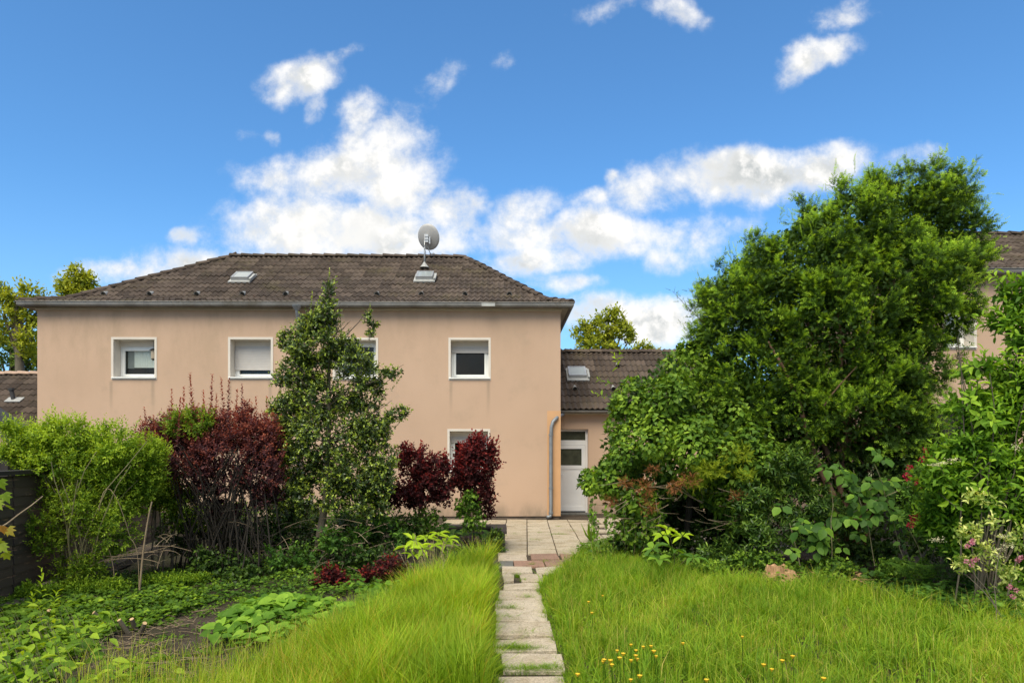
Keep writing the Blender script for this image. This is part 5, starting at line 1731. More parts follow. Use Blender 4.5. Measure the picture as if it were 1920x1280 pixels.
# G: dark undergrowth below holly and barberry
ug = tag(put(bpy.data.objects.new('undergrowth', None), None, G(620, 1070)), 'dense dark ivy and shrub undergrowth below the holly', 'undergrowth')
lobes = [LB(560, 1010, 70, 34, 10.2), LB(660, 1000, 70, 42, 10.3), LB(730, 1000, 40, 30, 10.2), LB(470, 1010, 40, 30, 10.4), LB(620, 1045, 100, 28, 9.6), LB(500, 1060, 70, 26, 9.2), LB(710, 1045, 50, 24, 9.5), LB(400, 1050, 60, 30, 9.1), LB(560, 975, 60, 25, 11), LB(440, 1085, 50, 25, 8.7), LB(450, 1000, 90, 46, 10.0, .3), LB(340, 1000, 60, 46, 9.9, .3), LB(520, 960, 50, 40, 10.2, .3), LB(760, 985, 40, 30, 10.6, .3)]
foliage('foliage', ug, lobes, L['ivy_dark'], T_WIDE, 5200, 4, .058, .052, .10, .3, .2, 12, tint=(.05, .8), grav=.2)
foliage('light_foliage', ug, [LB(700, 980, 40, 26, 10), LB(640, 1010, 60, 30, 9.5), LB(760, 1010, 30, 20, 9.7), LB(540, 1040, 60, 20, 9)], L['vine'], T_LEAF, 260, 6, .08, .045, .15, .3, .3, 13, tint=(.0, .7))
tw = []
for i in range(60):
    q = np.array(P(rng.uniform(470, 760), rng.uniform(980, 1080), 9.4 + rng.normal(0, .3)))
    tw.append((bezier(q, q + rng.normal(0, 1, 3) * np.array([.25, .1, .15]), (0, 0, .05), 4, rng), .005, .002))
stems('twigs', ug, tw, M['dry'], n=3)
hb = thing('back_hedge', (-3.5, 13.6, 0), 'bright green garden shrubs seen through gaps behind the bed wall', 'bush')
foliage('foliage', hb, [LB(560, 962, 70, 22, 14.2), LB(660, 965, 50, 18, 14.2), LB(420, 960, 80, 20, 14.2), LB(300, 950, 80, 30, 14.5), LB(200, 930, 80, 50, 14.5)], L['heart'], T_WIDE, 1500, 6, .09, .045, .2, .3, .4, 14, tint=(0, .8))

foliage('front_weeds', ug, [LB(170, 1112, 90, 22, 8.0, .3), LB(320, 1098, 80, 22, 8.5, .3), LB(60, 1120, 50, 22, 7.7, .3), LB(240, 1135, 70, 14, 7.6, .3), LB(430, 1110, 60, 16, 8.3, .3), LB(540, 1108, 50, 14, 8.3, .3)], L['herb'], T_RHOMB, 1500, 7, .05, .024, .14, .1, .7, 15, tint=(.05, .8), rad=.5)
# H: small purple seedlings
for (px, py, rx, ry, Y, label) in ((620, 1092, 38, 24, 8.3, 'small purple barberry seedling behind the heart leaved patch'), (732, 1068, 38, 34, 8.7, 'low purple barberry between holly and tall grass'), (690, 1080, 12, 18, 8.6, 'sprig of purple barberry beside the low barberry')):
    t_ = shrub('barberry_seedling', px, py + ry, label, 'bush')
    foliage('foliage', t_, [LB(px, py, rx, ry, Y)], L['cotinus'], T_ROUND, 190 if rx > 20 else 50, 8, .042, .032, .14, .2, .5, int(px), tint=(.1, .85), rad=.5, sub=4)

# I: lime-green seedling with whorls of large leaves
def whorl_plant(name, base, label, whorls, mat, tpl, asp, n=6, ln=.16, tint=(0, 1), stemmat=None, seed=0):
    rr_ = np.random.default_rng(seed)
    t_ = thing(name, base, label, 'plant')
    Pp, D, N, Ls, pth = [], [], [], [], []
    for c in whorls:
        c = np.array(c)
        ax = unit(np.array([rr_.normal(0, .25), rr_.normal(0, .2) - .3, 1.0]))
        a0 = rr_.random() * 6.28
        u_ = unit(np.cross(ax, [0, 1, .1])); v_ = np.cross(ax, u_)
        for k in range(n):
            a_ = a0 + 2 * math.pi * k / n + rr_.normal(0, .12)
            ra = u_ * math.cos(a_) + v_ * math.sin(a_)
            Pp.append(c + ra * .012); D.append(ra + ax * rr_.uniform(-.1, .35)); N.append(ax + ra * -.1); Ls.append(ln * rr_.uniform(.75, 1.15))
        b = np.array([base[0], base[1], 0.0])
        pth.append((bezier(b, c, (0, 0, .12), 6, rr_), .008, .004))
    leaf_objects(t_, (mat, tpl), Pp, D, N, Ls, asp, tint, seed=seed)
    stems('stems', t_, pth, stemmat or M['pale'], kind='stuff' if len(pth) > 1 else None)
    return t_


whorl_plant('lime_seedling', G(815, 1085), 'lime green plant with whorls of broad leaves beside the tall grass',
            [P(775, 1012, 8.9), P(800, 1008, 9.0), P(822, 1000, 9.0), P(840, 1008, 8.9), P(792, 1028, 8.8), P(775, 1040, 8.8), P(815, 1022, 8.8), P(832, 1018, 9.0), P(765, 1024, 8.9)], L['lime'], T_LEAF, .40, 6, .17, (0, 1), seed=3)
whorl_plant('lime_seedling', G(1270, 1060), 'lime green plant with five leaf whorls before the dark hollow under the ivy', [P(1243, 1003, 9.0), P(1280, 1004, 9.0), P(1252, 992, 9.1)], L['lime'], T_LEAF, .46, 5, .16, (0, 1), seed=5)
whorl_plant('big_leaf_seedling', G(1265, 1075), 'dark green large leaved seedling at the foot of the ivy mound', [P(1265, 1030, 8.8), P(1300, 1045, 8.7), P(1225, 1028, 8.9), P(1235, 1048, 8.7)], L['vine'], T_LEAF, .5, 6, .20, (.2, 1), seed=6)
whorl_plant('planter_shrub', G(860, 1040), 'green broad leaved shrub in the bed behind the lime plant', [P(x_, y_, 11.0 + .1 * i) for i, (x_, y_) in enumerate(((850, 1000), (880, 1003), (905, 1010), (860, 1015), (890, 1018), (830, 990), (920, 1003), (875, 992)))], L['vine'], T_LEAF, .42, 7, .24, (.0, .7), seed=7)

# planter edge plants
t_ = thing('planter_ivy', G(910, 1042), 'ivy and purple leaved plants tumbling round the end of the bed wall', 'ivy')
foliage('foliage', t_, [LB(928, 1010, 16, 22, 11.1), LB(905, 1030, 34, 16, 10.8), LB(860, 1040, 40, 18, 10.4), LB(940, 1030, 10, 12, 11.1)], L['ivy_dark'], T_IVY, 620, 4, .05, .05, .08, .2, .1, 18, tint=(.1, 1), grav=.4)
foliage('purple_leaves', t_, [LB(885, 1018, 30, 12, 10.8)], L['purple'], T_LEAF, 130, 5, .05, .03, .1, .2, .5, 19)
foliage('fern_leaves', t_, [LB(880, 1045, 40, 14, 10.0), LB(850, 1060, 30, 12, 9.6)], L['vine'], T_SPRIG, 130, 3, .12, .06, .12, .2, .5, 20, tint=(.3, .7))

# J: heart leaved patch
hp = thing('heart_leaf_patch', G(530, 1170), 'low patch of bright heart shaped leaves on the bare soil', 'plant')
r2 = np.random.default_rng(44)
poly = gpoly([(388, 1205), (430, 1215), (540, 1218), (610, 1190), (672, 1180), (668, 1150), (600, 1135), (540, 1130), (470, 1135), (420, 1160)])
a_ = np.array(poly)
pp = ground_pts(r2, 4000, a_[:, 0].min(), a_[:, 0].max(), a_[:, 1].min(), a_[:, 1].max()); pp = pp[inside(poly, pp)][:560]
cen = pp.mean(0)
hgt = .20 * np.clip(1.15 - np.linalg.norm((pp - cen) / (pp.std(0) * 2.1), axis=1), .25, 1) * r2.uniform(.6, 1.1, len(pp)) + .03
pos = np.column_stack([pp, hgt])
th = r2.random(len(pp)) * 6.283
D = np.column_stack([np.cos(th), np.sin(th) * .9 - .35, r2.uniform(-.25, .25, len(pp))])
N = np.column_stack([r2.normal(0, .28, (len(pp), 2)) + np.array([0, -.25]), np.ones(len(pp))])
ln = r2.uniform(.07, .135, len(pp))
leaf_objects(hp, (L['heart'], T_HEART), pos[:290], D[:290], N[:290], ln[:290], .95, (0.1, 1), seed=8)
fo = Fol(T_HEART, L['heart']); fo.add(pos[290:] * np.array([1, 1, .7]), D[290:], N[290:], ln[290:] * .8, ln[290:] * .75, r2.random(len(pos) - 290) * .6); fo.build('lower_leaves', hp)
stems('leaf_stalks', hp, [(bezier((x_ * .97 + cen[0] * .03, y_ * .97 + cen[1] * .03, 0), (x_, y_, z_), (0, 0, .02), 3), .003, .002) for x_, y_, z_ in pos[:290]], L['heart'], n=3)

# small satellites of the patch
for (px, py, n, lab) in ((690, 1105, 22, 'few round leaves behind the heart leaved patch'), (470, 1085 + 50, 10, 'stray heart shaped leaves left of the patch'), (640, 1115, 12, 'loose round leaves right above the heart leaved patch')):
    t_ = thing('round_leaf_plant', G(px, py + 12), lab, 'plant')
    c = G(px, py + 6)
    pos = np.column_stack([r2.normal(c.x, .24, n), r2.normal(c.y, .16, n), r2.uniform(.06, .14, n)])
    th = r2.random(n) * 6.28
    leaf_objects(t_, (L['heart'], T_ROUND), pos, np.column_stack([np.cos(th), np.sin(th), r2.normal(0, .2, n)]), np.column_stack([r2.normal(0, .3, (n, 2)), np.ones(n)]), r2.uniform(.07, .11, n), .95, (0, .7), seed=n)

# K: ground cover, left: ivy and herbs over the soil
def cover(name, label, poly, n, mat, tpl, ln, hz, seed, tint=(.1, .9), flat=.45, patch=0.0):
    r3 = np.random.default_rng(seed)
    a_ = np.array(poly)
    p_ = ground_pts(r3, n * 5, a_[:, 0].min(), a_[:, 0].max(), a_[:, 1].min(), a_[:, 1].max()); p_ = p_[inside(poly, p_)]
    if patch: p_ = p_[vnoise(p_, 2.2, seed) + r3.normal(0, .25, len(p_)) > patch]
    p_ = p_[:n]; m = len(p_)
    p_ = clump(p_, r3, .5, .2)
    hh_ = hz * (.5 + .5 * vnoise(p_, 2.5, seed)) * r3.random(m) + gz(p_) + .01
    th = r3.random(m) * 6.283
    fo_ = Fol(tpl, mat)
    sz = ln * r3.uniform(.6, 1.3, m)
    tt_ = tint[0] + (tint[1] - tint[0]) * np.clip(hh_ / max(hz, .01) * .6 + r3.normal(.15, .25, m), 0, 1)
    fo_.add(np.column_stack([p_, hh_]), np.column_stack([np.cos(th), np.sin(th) - .2, r3.normal(0, .25, m)]), np.column_stack([r3.normal(0, flat, (m, 2)) + np.array([0, -.25]), np.ones(m)]), sz, sz * .8, tt_)
    return tag(fo_.build(name, None, 'stuff'), label, 'ground cover')


cover('ivy_ground_cover', 'dark ivy carpet under the left hand bushes', gpoly([(-60, 1180), (-40, 1120), (60, 1110), (180, 1075), (330, 1060), (560, 1062), (800, 1062), (760, 1090), (700, 1110), (600, 1130), (450, 1120), (330, 1150), (200, 1170), (100, 1190)]), 15000, L['ivy'], T_WIDE, .045, .17, 51, (.0, .75))
cover('herb_ground_cover', 'bright low herbs and seedlings in the left foreground', gpoly([(-120, 1400), (-80, 1170), (60, 1150), (200, 1130), (330, 1110), (400, 1120), (310, 1160), (220, 1185), (170, 1240), (110, 1270), (60, 1400)]), 9000, L['herb'], T_RHOMB, .055, .16, 52, (.1, 1))
cover('soil_seedlings', 'scattered tiny seedlings on the bare soil', gpoly([(100, 1400), (200, 1250), (330, 1150), (450, 1120), (700, 1100), (800, 1080), (760, 1130), (600, 1200), (480, 1240), (330, 1290), (250, 1400)]), 4500, L['herb'], T_RHOMB, .030, .05, 53, (.1, .9), patch=.2)
cover('ferny_weeds', 'feathery weeds between the heart leaved patch and the tall grass', gpoly([(560, 1245), (640, 1195), (680, 1120), (800, 1085), (760, 1140), (700, 1190), (620, 1240)]), 3500, L['vine'], T_SPRIG, .085, .09, 54, (.2, .8))
# larger leaves of foreground seedlings, each a part
t_ = thing('foreground_seedling', G(90, 1230), 'broad leaved pale green seedlings in the bottom left corner', 'plant')
n = 190
pxs = r2.uniform(-20, 215, n); pys = r2.uniform(1135, 1275, n)
pos = np.array([tuple(G(a_, b_, z_)) for a_, b_, z_ in zip(pxs, pys, r2.uniform(.12, .28, n))])
th = r2.random(n) * 6.28
leaf_objects(t_, (L['herb'], T_LONG), pos, np.column_stack([np.cos(th), np.sin(th) - .2, r2.normal(-.1, .25, n)]), np.column_stack([r2.normal(0, .35, n), r2.normal(-.3, .3, n), np.ones(n)]), r2.uniform(.06, .135, n), .48, (.1, .95), seed=12)
stems('stems', t_, [(bezier((x_ + .05, y_ + .04, 0), (x_, y_, z_), (0, 0, .02), 3), .003, .0015) for x_, y_, z_ in pos], M['pale'], n=3)
t_ = thing('soil_edge_seedling', G(260, 1270), 'broad leaved seedlings at the near edge of the bare soil', 'plant')
n = 40
pos = np.array([tuple(G(a_, b_, z_)) for a_, b_, z_ in zip(r2.uniform(165, 330, n), r2.uniform(1235, 1290, n), r2.uniform(.04, .15, n))])
th = r2.random(n) * 6.28
leaf_objects(t_, (L['herb'], T_LONG), pos, np.column_stack([np.cos(th), np.sin(th), r2.normal(.1, .2, n)]), np.column_stack([r2.normal(0, .35, n), r2.normal(-.2, .3, n), np.ones(n)]), r2.uniform(.07, .13, n), .5, (.4, .9), seed=13)
# bright young stem among the ivy
t_ = shrub('young_shoot', 85, 1150, 'upright lime shoot with whorled leaves before the fence', 'plant')
fo = Fol(T_LEAF, L['lime']); O = np.array([tuple(G(78, 1158)), tuple(G(95, 1165)), tuple(G(70, 1165))]); shoots(r2, fo, O, np.array([[0, 0, 1.], [.2, 0, 1.], [-.2, 0, 1.]]), np.array([.5, .3, .28]), 16, .10, .03, 65, (0, 1), up=.2); fo.build('foliage', t_)
t_ = shrub('maple_twig', 2, 1060, 'maple twig with lobed yellow and rusty leaves at the left edge', 'plant')
qs = [P(-2, 900, 4.6), P(6, 925, 4.6), P(10, 945, 4.6), P(2, 985, 4.6), P(14, 990, 4.7), P(0, 1020, 4.6), P(-8, 1010, 4.6), P(8, 1035, 4.65), P(-6, 870 + 70, 4.5)]
leaf_objects(t_, (L['maple'], T_MAPLE), [tuple(q) for q in qs], [(r2.uniform(-.2, 1), r2.normal(0, .3), -.7) for _ in qs], [(r2.normal(0, .3), -1, r2.uniform(.2, .9)) for _ in qs], [.075] * len(qs), 1.0, (0, 1), seed=4)
stems('twig', t_, [(bezier(P(-30, 1010, 4.6), P(80, 930, 5.0), (0, 0, -.03), 6, r2), .007, .004)] + [(bezier(P(-30, 990, 4.6), q, (0, 0, .03), 4), .003, .002) for q in qs], M['dry'])
# cut stubs, fallen twigs
for (px, py, sl_b) in ((240, 1173, 'sawn off shrub stub with pale cut face, left of the three at the soil edge'), (254, 1166, 'rearmost of three sawn off stubs at the soil edge'), (263, 1176, 'thick sawn off stub nearest the heart leaved patch'), (92, 1150, 'single pale cut stub in the ivy before the black fence'), (193, 1149, 'lone cut stub in the ivy below the privet bush')):
    q = G(px, py + 10)
    t_ = thing('cut_stub', q, sl_b, 'stub', 'sawn off stubs in the left bed')
    h_ = r2.uniform(.07, .13); d = Vector((r2.normal(0, .03), -.05, h_))
    mb = MB(); mb.tube([q - Vector((0, 0, .02)), q + d], [.024, .019], 8); mb.build('stem', M['bark'], t_)
    mb = MB(); mb.tube([q + d, q + d * 1.04], [.0192, .019], 8); mb.build('cut_face', M['cut'], t_)
tw = []
for i in range(290):
    q = G(r2.uniform(150, 520), r2.uniform(1130, 1275)); a_ = r2.random() * 6.28; l_ = r2.uniform(.06, .35)
    q = np.array([q.x, q.y, .015 + gheight(np.array([q.x]), np.array([q.y]))[0]])
    tw.append((bezier(q, q + np.array([math.cos(a_) * l_, math.sin(a_) * l_ * .6, r2.uniform(0, .05)]), (0, 0, .01), 4, r2), .0045, .002))
tag(stems('fallen_twigs', None, tw, M['dry'], n=3), 'dry fallen twigs strewn over the bare soil', 'twigs')

# ---------------------------------------------------------------- right side
YN = 10.4
im = shrub('ivy_mound', 1250, 1060, 'large ivy covered mound leaning over the patio', 'ivy')
lobes = [LB(1420, 880, 50, 70, YN + .2, .7), LB(1360, 930, 46, 34, YN, .6), LB(1290, 690, 62, 42, YN + .6, .7), LB(1240, 760, 72, 70, YN + .3, .9), LB(1330, 760, 80, 70, YN + .4, .9), LB(1200, 830, 70, 60, YN + .1, .9), LB(1290, 850, 110, 80, YN, 1.0), LB(1150, 895, 50, 36, YN, .5), LB(1110, 905, 26, 24, YN, .3), LB(1380, 860, 60, 80, YN, .9), LB(1190, 930, 60, 40, YN, .6), LB(1200, 985, 50, 40, YN - .1, .5), LB(1390, 950, 50, 40, YN, .6), LB(1160, 690 + 70, 20, 24, YN + .3, .3)]
rI = np.random.default_rng(61)
lb = sublobes(rI, lobes, 12, .34, .80)
Pp, O = sample(rI, lb, 25000, .80)
keep = ~((Pp[:, 1] < YN + .2) & (Pp[:, 2] < P(1290, 925, YN).z) & (Pp[:, 0] > P(1240, 900, YN - .6).x) & (Pp[:, 0] < P(1345, 900, YN - .6).x))
Pp, O = Pp[keep], O[keep]
fo = Fol(T_IVY5, L['ivy'])
D = unit(O * .45 + np.array([0, 0, -.40]) + rI.normal(0, .45, Pp.shape)); N = unit(O + np.array([0, 0, .45]) + rI.normal(0, .28, Pp.shape))
sz = rI.uniform(.045, .085, len(Pp))
fo.add(Pp, D, N, sz, sz * .95, (.58 + .13 * np.sin(Pp[:, 0] * 3 + Pp[:, 2] * 4)) + rI.normal(0, .24, len(Pp)))
fo.build('ivy_leaves', im)
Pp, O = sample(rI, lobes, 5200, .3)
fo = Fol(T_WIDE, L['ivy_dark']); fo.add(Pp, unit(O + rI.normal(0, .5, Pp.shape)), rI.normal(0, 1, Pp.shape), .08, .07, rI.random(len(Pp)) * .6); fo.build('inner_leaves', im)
# hanging trails
fo = Fol(T_IVY, L['ivy']); pth = []
for i in range(34):
    q = P(rI.uniform(1105, 1240), rI.uniform(935, 980), YN - .35 + rI.normal(0, .15)); l_ = rI.uniform(.25, .75)
    pp_ = bezier(q, (q.x + rI.normal(0, .05), q.y, max(.05, q.z - l_)), (rI.normal(0, .05), 0, 0), 7, rI); pth.append((pp_, .003, .002))
    k = 13
    t = rI.random(k)
    ps = np.array([pp_[int(x_ * 5.99)] for x_ in t]) + rI.normal(0, .02, (k, 3))
    fo.add(ps, np.column_stack([rI.normal(0, .5, k), rI.normal(0, .5, k), -np.ones(k)]), np.column_stack([rI.normal(0, .5, k), -np.ones(k), rI.random(k)]), rI.uniform(.035, .06, k), .045, rI.random(k) * .7)
fo.build('hanging_leaves', im)
for i in range(60):
    q = np.array(P(rI.uniform(1150, 1400), rI.uniform(900, 1000), YN - .5 + rI.normal(0, .15)))
    pth.append((bezier(q, q + rI.normal(0, 1, 3) * np.array([.28, .12, .10]) + np.array([0, 0, -.05]), (0, 0, -.03), 5, rI), .006, .002))
stems('twigs', im, pth, M['dry'], n=3)
# dead brown and yellow-green conifer sprays
brn = [LB(1175, 905, 14, 10, YN - .65, .12), LB(1210, 912, 16, 14, YN - .65, .14), LB(1225, 880, 10, 10, YN - .8, .1), LB(1215, 945, 16, 18, YN - .55, .12), LB(1290, 900, 22, 12, YN - .95, .12), LB(1262, 915, 12, 12, YN - .9, .1), LB(1385, 930, 14, 10, YN - .85, .1), LB(1145, 938, 12, 10, YN - .35, .1)]
foliage('dead_sprays', im, brn, L['brown'], T_SPRIG, 300, 3, .075, .045, .1, .1, -.1, 62, sub=0, tint=(.2, 1), rad=.6)
foliage('yellow_green_sprays', im, [LB(1330, 880, 30, 14, YN - .95, .2), LB(1380, 850, 30, 16, YN - .85, .2), LB(1300, 905, 20, 10, YN - .9, .15), LB(1395, 890, 20, 10, YN - .85, .15)], L['yconif'], T_SPRIG, 300, 3, .09, .05, .12, .1, .3, 63, sub=0, tint=(.1, 1), rad=.5)
mb = MB()
for (px, pz) in ((1290, 820), (1230, 850), (1350, 830)):
    b = G(px + 5, 1050); b = Vector((b.x, YN + .3, -.03)); tpt = P(px, pz - 60, YN + .3)
    mb2 = MB(); mb2.tube([b, (b + tpt) / 2 + Vector((.08, 0, 0)), tpt], [.06, .05, .03], 8); mb2.build('trunk', M['dbark'], im, smooth=True)

# N2: ash seedling sprouting above extension roof line
t_ = thing('sapling', P(1165, 780, YN + .2) * 1 + Vector((0, 0, 0)), 'thin sapling with sparse leaves rising in front of the low roof', 'plant')
fo = Fol(T_LEAF, L['herb']); O = np.array([tuple(P(1172, 760, YN)), tuple(P(1160, 690, YN)), tuple(P(1150, 720, YN)), tuple(P(1140, 745, YN)), tuple(P(1158, 668 + 10, YN))]); shoots(rI, fo, O, np.array([[-.3, 0, 1.], [-.2, 0, .6], [-.9, 0, .3], [-.6, 0, .2], [.2, 0, .8]]), .25, 9, .10, .045, 70, (.5, 1.0)); fo.build('foliage', t_)
stems('stem', t_, [(bezier(P(1175, 790, YN), P(1156, 670, YN), (-.05, 0, 0), 6, rI), .006, .003)], M['bark'], kind=None)

# O: yew
YO = 10.6
yw = shrub('yew_tree', 1560, 1045, 'large dark yew tree with pale new tips at the right', 'tree')
lobes = [LB(1700, 412, 92, 76, YO, 1.0), LB(1765, 455, 62, 92, YO, .8), LB(1600, 440, 100, 80, YO, 1.1), LB(1500, 500, 100, 85, YO, 1.2), LB(1420, 540, 80, 80, YO, 1.0), LB(1380, 610, 70, 80, YO, .9), LB(1660, 540, 130, 100, YO, 1.4), LB(1745, 580, 66, 78, YO, 1.0), LB(1540, 640, 140, 110, YO, 1.4), LB(1420, 700, 90, 90, YO, 1.1), LB(1665, 685, 92, 96, YO, 1.2), LB(1600, 780, 120, 90, YO, 1.3), LB(1480, 790, 90, 80, YO, 1.0),
         LB(1680, 800, 60, 80, YO, .9), LB(1650, 362, 26, 36, YO, .4), LB(1790, 375, 28, 38, YO, .4), LB(1510, 415, 26, 30, YO, .4), LB(1345, 560, 30, 36, YO, .4), LB(1325, 640, 26, 30, YO, .4), LB(1735, 358, 30, 26, YO, .4), LB(1580, 380, 26, 26, YO, .4), LB(1808, 505, 30, 36, YO, .4)]
rY = np.random.default_rng(71)
lb = sublobes(rY, lobes, 13, .30, .90)
Cc, Oc = sample(rY, sublobes(rY, lobes, 16, .26, .88), 1480, .80)
nsh = 10
Cr = np.repeat(Cc, nsh, 0); Or = np.repeat(Oc, nsh, 0); ct = np.repeat(rY.normal(0, .10, len(Cc)), nsh)
D = unit(Or * .95 + np.array([0, 0, .35]) + rY.normal(0, .48, Cr.shape))
Ls = rY.uniform(.09, .22, len(Cr))
Pp = Cr + rY.normal(0, .045, Cr.shape)
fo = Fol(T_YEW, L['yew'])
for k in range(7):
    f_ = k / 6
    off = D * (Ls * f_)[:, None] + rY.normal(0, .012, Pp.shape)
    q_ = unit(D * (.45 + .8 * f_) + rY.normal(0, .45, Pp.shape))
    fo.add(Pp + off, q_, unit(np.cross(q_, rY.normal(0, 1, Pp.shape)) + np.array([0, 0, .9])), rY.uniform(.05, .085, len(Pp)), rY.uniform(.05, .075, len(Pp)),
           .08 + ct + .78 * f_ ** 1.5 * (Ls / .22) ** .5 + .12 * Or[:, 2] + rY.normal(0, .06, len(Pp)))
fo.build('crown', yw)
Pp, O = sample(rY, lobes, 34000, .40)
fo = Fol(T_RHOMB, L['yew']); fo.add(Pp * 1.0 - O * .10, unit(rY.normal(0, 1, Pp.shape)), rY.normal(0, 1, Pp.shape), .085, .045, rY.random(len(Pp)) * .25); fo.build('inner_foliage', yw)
# feathery outer sprays
Pp, O = sample(rY, [l for l in lb], 350, .97)
fo = Fol(T_SPRIG, L['yew']); D = unit(O + np.array([0, 0, .5]) + rY.normal(0, .25, Pp.shape))
for k in range(5):
    fo.add(Pp + D * (.06 * k), unit(D + rY.normal(0, .4, Pp.shape)), rY.normal(0, 1, Pp.shape), .11, .045, .55 + .08 * k + rY.normal(0, .1, len(Pp)))
fo.build('outer_sprays', yw)
bx = []
base = Vector((P(1580, 1000, YO).x, YO, -.03))
for i, (px, py) in enumerate(((1440, 640), (1500, 560), (1570, 500), (1640, 460), (1700, 440), (1750, 500), (1770, 600), (1600, 640), (1680, 620), (1480, 700))):
    b = base + Vector((rY.normal(0, .18), rY.normal(0, .15), 0)); tpt = P(px, py, YO + rY.normal(0, .4))
    pp_ = bezier(b, tpt, ((tpt.x - b.x) * -.2, 0, .1), 8, rY)
    mb = MB(); mb.tube([tuple(q) for q in pp_], [.075 - .0085 * k for k in range(8)], 8); mb.build('trunk', M['yewbark'], yw, smooth=True)
for i in range(90):
    t = rY.random(); q = np.array([P(rY.uniform(1450, 1740), 600, YO).x, YO + rY.normal(0, .4), rY.uniform(1.0, 3.6)])
    bx.append((bezier(q, q + rY.normal(0, 1, 3) * np.array([.3, .25, .25]) + np.array([0, 0, .4]), (0, 0, .05), 5, rY), .016, .004))
for (px, py) in ((1868, 408), (1835, 300), (1735, 300), (1500, 390), (1260, 545), (1282, 605), (1850, 455), (1290, 540)):
    a_ = P(px + (-60 if px > 1560 else 60), py + 60, YO)
    bx.append((bezier(a_, P(px, py, YO), (0, 0, -.05), 6, rY), .006, .002))
stems('branches', yw, bx, M['yewbark'], n=4)
fo = Fol(T_SPRIG, L['yew'])
for (px, py) in ((1868, 408), (1835, 300), (1735, 300), (1500, 390), (1260, 545), (1282, 605), (1850, 455), (1290, 540)):
    a_ = np.array(P(px + (-60 if px > 1560 else 60), py + 60, YO)); b = np.array(P(px, py, YO)); k = 40
    t = rY.random(k)[:, None]
    fo.add(a_ + (b - a_) * t + rY.normal(0, .03, (k, 3)), unit((b - a_)[None] + rY.normal(0, .5, (k, 3))), rY.normal(0, 1, (k, 3)), .09, .04, .5 + rY.normal(0, .15, k))
fo.build('tip_sprays', yw)

# P: laurel / rhododendron
YP = 9.6
la = shrub('rhododendron', 1480, 1062, 'dark glossy long leaved evergreen shrub under the yew', 'bush')
foliage('foliage', la, [LB(1480, 870, 50, 44, YP, .5), LB(1420, 930, 40, 40, YP, .4), LB(1500, 940, 62, 50, YP, .6), LB(1450, 990, 60, 50, YP, .6), LB(1540, 1000, 60, 46, YP, .5), LB(1400, 1010, 50, 40, YP, .5), LB(1350, 1040, 50, 26, YP, .4)], L['laurel'], T_OVAL, 1400, 7, .11, .032, .10, .4, .5, 81, ang=80, tint=(.1, .95), opp=False)
# added leaf filler, coloured dark for the deep shade behind the right shrubs
fill = [LB(1290, 960, 110, 60, YN + .9, .35), LB(1220, 1000, 60, 46, YN + .7, .3), LB(1380, 990, 60, 60, YN + .7, .3), LB(1180, 1020, 40, 30, YN + .4, .3), LB(1420, 900, 50, 80, YN + .9, .3)]
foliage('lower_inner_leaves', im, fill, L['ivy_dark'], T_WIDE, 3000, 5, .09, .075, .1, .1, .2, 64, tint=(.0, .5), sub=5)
dk = shrub('back_shrubbery', 1640, 1060, 'shrubbery with dark leaf filler for the shade below the yew', 'bush')
foliage('foliage', dk, [LB(1560, 900, 90, 60, 10.4, .5), LB(1660, 920, 90, 70, 10.2, .5), LB(1760, 900, 90, 90, 10.0, .5), LB(1640, 1010, 110, 50, 9.8, .4), LB(1780, 1010, 90, 60, 9.4, .4), LB(1330, 1010, 80, 40, 10.6, .4), LB(1880, 950, 90, 120, 9.4, .6), LB(1440, 860, 90, 90, 11.6, .4), LB(1560, 860, 110, 100, 11.6, .4), LB(1680, 870, 90, 80, 11.5, .4), LB(1340, 960, 110, 70, 11.6, .4), LB(1240, 980, 70, 50, 11.5, .4), LB(1370, 740, 60, 70, 11.7, .4), LB(1430, 780, 60, 60, 11.7, .4)], L['ivy_dark'], T_WIDE, 7000, 5, .09, .065, .12, .2, .3, 82, tint=(.0, .7))
foliage('low_leaves', dk, [LB(1420, 1050, 60, 18, 9.1, .3), LB(1250, 1048, 60, 16, 9.6, .3), LB(1150, 1040, 50, 16, 10.3, .3), LB(1330, 1062, 50, 12, 9.0, .3), LB(1700, 1065, 60, 20, 8.7, .3), LB(1560, 1060, 50, 16, 9.0, .3)], L['ivy'], T_IVY, 900, 4, .055, .055, .1, .2, .3, 83, tint=(.1, .8))

